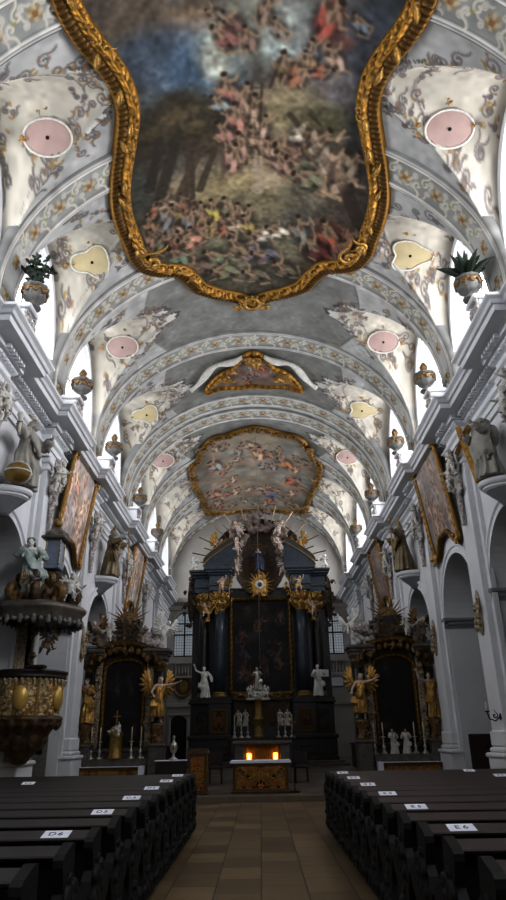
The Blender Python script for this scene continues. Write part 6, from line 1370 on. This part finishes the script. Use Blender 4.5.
    statue('altar_saint', 'mourner' if s < 0 else 'herald', dict(skin='flesh', robe='gold', hair='brown_wood'), (X + s * 1.22, Y - .36, z0 + 1.9), s * .2, 1.62, 'gold robed saint at the outer side of the %s side altar' % side)
    for f in (-1, 1):
        wh = (f * -s) > 0
        statue('crowning_angel', 'angel', WS if wh else dict(skin='flesh', robe='gold_white', hair='flesh', wing='gold_dark'), (X + f * (1.05 if f != s else .8), Y + .02, z0 + 4.54), f * .5, 1.25, '%s angel above the %s end of the %s side altar' % ('white' if wh else 'gilt', 'left' if f < 0 else 'right', side), 'angel', tilt=(.15, f * .45, 0))
        statue('attic_putto', 'putto_a' if f < 0 else 'putto_b', PD if f * s < 0 else PW, (X + f * .55, Y - .34, z0 + 4.72), f * .4, .82, 'small putto at the attic %s of the %s side altar' % ('left' if f < 0 else 'right', side), 'putto', tilt=(0, f * .2, 0))
    for i, dx in enumerate((-1.0, -.68, .46, .80)):
        candlestick((X + dx, Y - .3, z0 + .74), CS2, 'silver candlestick with tall candle on the %s side altar, %s from left' % (side, ('first', 'second', 'third', 'fourth')[i]), 'silver', 'side altar candlesticks')
    if s < 0:
        t = empty('tabernacle', (X - .12, Y - .3, z0 + .74), 'gilded round tabernacle with cross on the left side altar', 'tabernacle'); mb = MB(); mb.lathe([(.28, 0), (.28, .06), (.24, .1), (.24, .75), (.29, .82), (.2, .9), (.17, 1.0), (.08, 1.1), (.05, 1.15)], (0, 0, 0), 24); mb.build('drum', M['tgold'], t, True); mb = MB(); mb.bevbox(-.02, .02, -.02, .02, 1.1, 1.62, .005); mb.bevbox(-.13, .13, -.02, .02, 1.4, 1.44, .005); mb.build('cross', M['gold'], t)
        m2 = MB(); rocaille(m2, (0, -.22, .95), (1, 0, 0), (0, 0, 1), (0, -1, 0), .3, .22, 7, rg, .03); m2.ell((0, -.1, .95), (.2, .12, .15)); obj('crest', fused(m2, 'crest', .016, 1), M['silver'], t)
    else:
        for f in (-1, 1): statue('altar_statuette', 'mourner' if f < 0 else 'reader', dict(skin='flesh', robe='stucco', hair='brown_wood'), (X + f * .24 - .1, Y - .32, z0 + .74), -f * .3, .86, 'white robed statuette on the right side altar, %s of the pair' % ('left' if f < 0 else 'right'), 'statuette')
side_altar(-1, 'left'); side_altar(1, 'right')
# ============================================================ PULPIT
PX, PY = -6.2, 18.55
M['oval'] = mat('bright_gilt_boss', (.74, .62, .34), .35, .3, scale=6, amt=.15)
r = empty('pulpit', (PX, PY, 1.15), 'gilded rounded pulpit with large gold ovals on the left pilaster', 'pulpit'); rg = random.Random(12)
R0 = .92
c = Canvas(0, 2 * PI, 0, 1., .013, (.68, .60, .46)); nr = np.random.default_rng(8)
c.noise(.2, .06, nr)
for k in range(330):
    x, y = rg.uniform(0, 2 * PI), rg.uniform(.03, .97); c.curl(x, y, rg.uniform(.03, .06), rg.uniform(0, 6), rg.choice((-1, 1)), .011, rg.choice(((.74, .62, .38), (.80, .76, .66), (.58, .42, .18))), .9, .03)
for k in range(10):
    m = np.abs(c.X - (k + .5) * 2 * PI / 10) < .035; c.a[m] = (.60, .48, .28); c.z[m] = .05
RR = R0 * (1 - .10 * (1 - c.Y) ** 2) + c.z + .03 * np.cos(c.X * 10)
obj('body', grid_mesh('body', np.stack([RR * np.cos(c.X), RR * np.sin(c.X), .95 + c.Y * .98], -1).astype(np.float32), c.a), M['paint_gold'], r)
mb = MB(); mb.lathe([(.86, 1.88), (.99, 1.90), (1.0, 1.96), (.97, 2.0), (1.03, 2.05), (1.03, 2.1), (.9, 2.12), (.85, 2.0)], (0, 0, 0), 48); mb.build('parapet_rim', M['darkwood'], r, True)
mb = MB()
for k in range(40): a = 2 * PI * k / 40; mb.capsule((.97 * math.cos(a), .97 * math.sin(a), 1.86), (.97 * math.cos(a), .97 * math.sin(a), 1.76), .05, .025, 6)
obj('fringe', fused(mb, 'fringe', .018, 1), M['gold_white'], r)
for k in range(5):
    a = math.radians(-81 + 72 * k)
    mb = MB(); mb.ell((.89 * math.cos(a), .89 * math.sin(a), 1.42), (.20, .12, .31), 20, 14, rot_m(a + PI / 2)); mb.build('gold_oval', M['oval'], r, True)
mb = MB(); mb.lathe([(.0, -.2), (.16, -.14), (.3, .02), (.46, .22), (.62, .45), (.72, .62), (.86, .78), (.98, .88), (1.0, .93), (.92, 1.0), (.6, 1.0)], (0, 0, 0), 40, lobes=10, la=.04)
for k in range(20): a = 2 * PI * k / 20; mb.leaf((.93 * math.cos(a), .93 * math.sin(a), .95), (-.25 * math.cos(a), -.25 * math.sin(a), -1), (math.cos(a), math.sin(a), 0), .34, .13)
for k in range(9): a = 2 * PI * k / 9; mb.leaf((.66 * math.cos(a), .66 * math.sin(a), .6), (-.5 * math.cos(a), -.5 * math.sin(a), -1), (math.cos(a), math.sin(a), 0), .5, .15); mb.scroll((.5 * math.cos(a), .5 * math.sin(a), .3), (-math.cos(a), -math.sin(a), 0), (0, 0, 1), (math.sin(a), -math.cos(a), 0), .13, 1.3, .05, 1, 1.2)
obj('carved_underside', fused(mb, 'carved_underside', .028, 1), M['brown_wood'], r)
mb = MB(); mb.bevbox(.2, .7, -1.0, -.72, 2.12, 2.2, .02); mb.build('book_rest', M['darkwood'], r)
m2 = MB(); m2.bevbox(-.55, -.45, .2, .75, 2.0, 3.6, .02); m2.bevbox(-.55, -.2, .68, .76, 2.0, 3.6, .02); rocaille(m2, (-.28, .62, 2.9), (1, 0, 0), (0, 0, 1), (0, -1, 0), .2, .7, 12, rg, .05); obj('back_panel', fused(m2, 'back_panel', .025, 1), M['gold_white'], r)
# sounding board
r = empty('sounding_board', (PX, PY, 4.45), 'carved pulpit canopy with fringe and gilt volutes on the left pilaster', 'pulpit canopy')
mb = MB(); mb.lathe([(0, .25), (1.0, .16), (1.22, .08), (1.25, .12), (1.25, .26), (1.34, .34), (1.36, .42), (1.26, .50), (1.1, .56), (.9, .6), (0, .66)], (0, 0, 0), 56, lobes=6, la=.035); mb.build('canopy', M['grey_marble'], r, True)
mb = MB()
for k in range(44):
    a = 2 * PI * k / 44; q = 1 + .035 * math.cos(6 * a); mb.ell((1.24 * q * math.cos(a), 1.24 * q * math.sin(a), .05), (.075, .075, .13 if k % 2 else .07), 8, 6)
obj('fringe', fused(mb, 'fringe', .025, 1), M['ped'], r)
for k, a in enumerate((-2.6, -1.9, -1.25, -.6, .1, .8)):
    mb = MB(); d = V((math.cos(a), math.sin(a), 0)); mb.scroll(d * .95 + V((0, 0, .82)), -d, (0, 0, 1), d.cross(V((0, 0, 1))), .26, 1.5, .11, 1, 2.2, 2.6); mb.scroll(d * .5 + V((0, 0, 1.25)), -d, (0, 0, 1), d.cross(V((0, 0, 1))), .2, 1.3, .09, 1, 1.6, 2.6); rocaille(mb, d * .9 + V((0, 0, .75)), d.cross(V((0, 0, 1))), (0, 0, 1), d, .32, .25, 5, rg, .05); obj('volute', fused(mb, 'volute', .025, 1), M['gold_dark'] if k % 2 else M['brown_wood'], r)
mb = MB(); mb.lathe([(.95, .58), (.7, .8), (.5, 1.1), (.42, 1.4), (.48, 1.48), (.48, 1.52), (0, 1.52)], (0, 0, 0), 24, lobes=6, la=.08); mb.build('dome', M['brown_wood'], r, True)
o = figure('putto_c', PD, None); e = bpy.data.objects.new('hanging_putto', None); COL.objects.link(e); e.parent = r; e.location = (.42, -.35, -.82); e.scale = (.8,) * 3; e.rotation_euler = (.1, .25, .4)
for q in o: q.parent = e
mb = MB(); mb.tube([(.42, -.3, -.15), (.44, -.3, .2)], .05, 6); mb.build('putto_bracket', M['gold_dark'], e and r)
l = empty('canopy_lantern', (PX + .45, PY - .3, 5.97), 'small temple with slate blue panels on top of the pulpit canopy', 'lantern')
mb = MB(); mb.bevbox(-.22, .22, -.22, .22, .0, .1, .02); mb.bevbox(-.19, .19, -.19, .19, .1, .85, .01); mb.build('box', M['slate'], l); 
for sx in (-1, 1):
    for sy in (-1, 1): mb = MB(); mb.lathe([(.04, .1), (.025, .15), (.025, .8), (.04, .85)], (sx * .2, sy * .2, 0), 8); mb.build('colonnette', M['gold_white'], l, True)
mb = MB(); mb.bevbox(-.34, .34, -.34, .34, .84, .94, .03); mb.lathe([(.34, .94), (.3, 1.05), (.16, 1.15), (.1, 1.22)], (0, 0, 0), 16, lobes=8, la=.1); mb.build('roof', M['grey_marble'], l); mb = MB(); mb.ell((0, 0, 1.36), (.14, .14, .15)); mb.tube([(0, 0, 1.5), (0, 0, 1.72)], .02, 5); mb.build('finial', M['tgold'], l, True)
statue('canopy_figure', 'mourner', dict(skin='white_fig', robe='palegreen', hair='ped'), (PX - .12, PY - .5, 5.1), .5, 1.75, 'pale green draped figure standing on the pulpit canopy', wide=1.15)
for i, (dx, dy, z, key) in enumerate(((1.0, -.45, 5.02, 'putto_a'), (1.05, .1, 5.02, 'putto_b'), (.1, -1.0, 5.02, 'putto_c'))):
    statue('canopy_putto', key, PW if i < 2 else PD, (PX + dx, PY + dy, z), .5 + i * .4, .82, ('white putto waving at the right rim of the pulpit canopy', 'white putto behind the waving one on the pulpit canopy', 'dark gilt putto at the front rim of the pulpit canopy')[i], 'putto')

# the side against the pier is flat
for o in bpy.data.objects:
    if o.type == 'MESH' and o.parent and o.parent.name in ('pulpit', 'sounding_board'):
        n = len(o.data.vertices); co = np.empty(n * 3, np.float32); o.data.vertices.foreach_get('co', co); co = co.reshape(-1, 3)
        lim = np.where(co[:, 1] > .30, -.27, -.57); co[:, 0] = np.maximum(co[:, 0], lim); o.data.vertices.foreach_set('co', co.ravel()); o.data.update()
# ============================================================ PEWS
def text_mesh(s, size):
    cu = bpy.data.curves.new('writing', 'FONT'); cu.body = s; cu.size = size; cu.align_x = 'CENTER'; cu.align_y = 'CENTER'; cu.extrude = .0006
    o = bpy.data.objects.new('writing', cu); COL.objects.link(o); dg = bpy.context.evaluated_depsgraph_get(); me = bpy.data.meshes.new_from_object(o.evaluated_get(dg)); bpy.data.objects.remove(o); me.materials.clear(); return me
LEN = 4.05; TILT = .10
def pew(s, k, label):
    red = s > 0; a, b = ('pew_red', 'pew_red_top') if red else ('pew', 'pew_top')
    y = 5.42 + .75 * k; r = empty('pew', (s * 1.2, y, .09), label, 'pew', 0, 'pews on the %s of the aisle' % ('left' if s < 0 else 'right'))
    def X(u): return s * u
    def bx(mb, u0, u1, *q, **kw): x0, x1 = sorted((X(u0), X(u1))); return mb.bevbox(x0, x1, *q, **kw)
    if PM.get(s) is None:
        d = PM[s] = {}
        mb = MB(); bx(mb, .03, LEN, .04, .10, .08, .868, b=.01)
        for i in range(6): u = .3 + i * .62; bx(mb, u, u + .08, .03, .05, .1, .84, b=.008)
        bx(mb, .03, LEN, .02, .12, .08, .18, b=.01); d['back_panel'] = mb.mesh(), a
        mb = MB(); x0, x1 = sorted((X(-.02), X(LEN + .03))); vs = []
        for (yy, z) in ((-.078, .835), (-.083, .85), (-.07, .858), (.085, .893), (.10, .890), (.105, .88), (.09, .87), (-.06, .825)): vs.append((yy, z))
        mb.prism(vs, 'x', x0, x1); d['book_ledge'] = mb.mesh(), b
        mb = MB(); bx(mb, .04, LEN, .17, .52, .40, .44, b=.012); bx(mb, .04, LEN, .30, .34, .05, .41, b=.01); d['seat'] = mb.mesh(), a
        mb = MB(); bx(mb, .08, LEN - .05, -.22, -.02, .12, .17, b=.015); d['kneeler'] = mb.mesh(), a
        pr = [(-.20, 0), (-.19, .10), (-.13, .16), (-.11, .28), (-.16, .40), (-.20, .50), (-.17, .60), (-.11, .66), (-.14, .74), (-.17, .80), (-.17, .84), (-.13, .865), (.09, .908), (.14, .903), (.15, .86), (.16, .74), (.26, .66), (.40, .60), (.50, .56), (.53, .49), (.50, .43), (.42, .38), (.40, .26), (.46, .14), (.50, .06), (.50, 0)]
        pr = [(yy if yy > -.05 else yy + .06, z) for yy, z in pr]
        mb = MB(); x0, x1 = sorted((X(-.035), X(.03))); mb.prism(pr, 'x', x0, x1); d['end_panel'] = mb.mesh(), a
        rg = random.Random(4); mb = MB(); n = V((-s, 0, 0)); rocaille(mb, (X(-.035), .02, .58), (0, 1, 0), (0, 0, 1), n, .16, .27, 11, rg, .018); rocaille(mb, (X(-.035), .12, .2), (0, 1, 0), (0, 0, 1), n, .2, .14, 6, rg, .018); mb.ell((X(-.03), .03, .4), (.012, .13, .36)); d['relief'] = fused(mb, 'relief', .012, 1), a
        mb = MB(); x0, x1 = sorted((X(LEN - .02), X(LEN + .06))); mb.prism(pr, 'x', x0, x1); d['end_panel2'] = mb.mesh(), a
    d = PM[s]
    for n in ('back_panel', 'book_ledge', 'seat', 'kneeler', 'end_panel', 'end_panel2'):
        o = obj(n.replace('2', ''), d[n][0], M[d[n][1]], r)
        if n == 'end_panel': obj('relief', d['relief'][0], M[a], o)
    return y
PM = {}
W_ = ['nearest', 'second', 'third', 'fourth', 'fifth', 'sixth', 'seventh', 'eighth', 'ninth', 'tenth', 'eleventh', 'twelfth', 'thirteenth']
PAP = {}
def paper(s, k, u, txt, label):
    y = 5.42 + .75 * k + .0075; z = .09 + .8755 + .0015
    r = empty('paper_sign', (s * (1.2 + u), y, z), label, 'paper sign', 0, 'numbered paper signs on the pews'); r.rotation_euler = (math.atan(.035 / .155), 0, 0)
    if 'p' not in PAP: mb = MB(); mb.bevbox(-.098, .098, -.068, .068, -.001, .001, .0004); PAP['p'] = mb.mesh()
    obj('sheet', PAP['p'], M['paper'], r); 
    for n, ch, dx in (('letter', txt[0], -.030), ('numeral', txt[-1], .030)): o = obj(n, text_mesh(ch, .082), M['ink'], r); o.location = (dx, 0, .0016)
for s, side in ((-1, 'left'), (1, 'right')):
    for k in range(-2, 11): pew(s, k, 'dark wooden pew %s the aisle, %s row from the camera' % ('left of' if s < 0 else 'right of', W_[k + 2]))
    for i in range(6): paper(s, 2 * i, .26, '%s %d' % ('D' if s < 0 else 'E', 6 - i), 'white paper reading %s %d near the aisle end of a %s pew' % ('D' if s < 0 else 'E', 6 - i, side))
paper(-1, 8, 2.42, 'D 2', 'white paper reading D 2 far out on the left pews'); paper(1, 8, 2.55, 'E 2', 'white paper reading E 2 far out on the right pews'); paper(1, 10, 2.5, 'E 1', 'white paper reading E 1 far out on the front right pew')
# sconce on the near right pilaster and notice board in the left arch
r = empty('wall_sconce', (6.5, 19.15, 1.95), 'black iron candle sconce on the near right pilaster', 'sconce')
mb = MB(); mb.lathe([(.09, -.01), (.09, .01), (.03, .03)], (0, 0, 0), 14); mb.v = [(-z, y, x) for x, y, z in mb.v]; mb.tube([(-.02, 0, 0), (-.15, -.03, -.1), (-.32, -.06, -.05), (-.36, -.07, .1)], .018, 6); mb.scroll((-.16, -.03, .03), (1, 0, 0), (0, 0, 1), (0, -1, 0), .09, 1.2, .014, 1, 1.); mb.lathe([(.0, .1), (.07, .13), (.07, .15), (.02, .14)], (-.36, -.07, 0), 12); mb.build('arm', M['iron'], r)
mb = MB(); mb.lathe([(.028, .14), (.028, .36), (.005, .37)], (-.36, -.07, 0), 8); mb.build('candle', mat('red_candle', (.45, .24, .2), .5, amt=.1), r, True) if False else mb.build('candle', M['candle'], r, True)
r = empty('notice_board', (-7.55, 24.0, 0), 'pale notice board with two dark sheets in the left arch', 'notice board')
mb = MB(); mb.bevbox(-.42, .42, 0, .06, .0, 1.55, .015); mb.build('board', M['ped'], r)
for f in (-1, 1): mb = MB(); mb.bevbox(f * .15 - .11, f * .15 + .11, -.012, .0, 1.12, 1.36, .003); mb.build('sheet', M['iron'], r)
# ============================================================ CAMERA AND LIGHT
R = ((0.999808, 0.019197, -0.003858), (0.011199, -0.398957, 0.916901), (-0.016063, 0.916769, 0.399096))
cd = bpy.data.cameras.new('camera'); cam = bpy.data.objects.new('camera', cd); COL.objects.link(cam); scene.camera = cam
cd.sensor_fit = 'VERTICAL'; cd.sensor_height = 24.; cd.lens = 24. * 655 / 900; cd.clip_end = 200
cam.matrix_world = Matrix(((R[0][0], R[0][1], -R[0][2], .03), (R[1][0], R[1][1], -R[1][2], 0.), (R[2][0], R[2][1], -R[2][2], 1.6), (0, 0, 0, 1)))
w = bpy.data.worlds.new('sky'); scene.world = w; w.use_nodes = True
w.node_tree.nodes['Background'].inputs['Color'].default_value = (.75, .85, 1., 1); w.node_tree.nodes['Background'].inputs['Strength'].default_value = .6
def area(name, loc, rot, sx, sy, power, col=(.93, .96, 1.)):
    d = bpy.data.lights.new(name, 'AREA'); d.shape = 'RECTANGLE'; d.size = sx; d.size_y = sy; d.energy = power; d.color = col
    o = bpy.data.objects.new(name, d); COL.objects.link(o); o.location = loc; o.rotation_euler = rot; return o
area('daylight_from_west_window', (0, Y0 + .3, 9.), (math.radians(80), 0, 0), 5., 6., WEST)
area('added_fill_front_right', (6.4, 3., 13.), (0, math.radians(62), math.radians(-25)), 3.5, 4., FILL_FR)  # fill light added to brighten the front of the left wall
for s in (-1, 1):
    area('added_aisle_fill', (s * 11.2, 22., 6.5), (0, math.radians(60) * s, 0), 2., 36., AISLE)  # fill light added in each aisle to lift the arch interiors
scene.view_settings.view_transform = 'Standard'; scene.view_settings.look = 'None'; scene.view_settings.exposure = EXPO; scene.view_settings.gamma = GAM
scene.cycles.use_denoising = True; scene.cycles.max_bounces = 7; scene.cycles.diffuse_bounces = 4; scene.cycles.glossy_bounces = 3
scene.cycles.caustics_reflective = False; scene.cycles.caustics_refractive = False; scene.cycles.sample_clamp_indirect = 6.
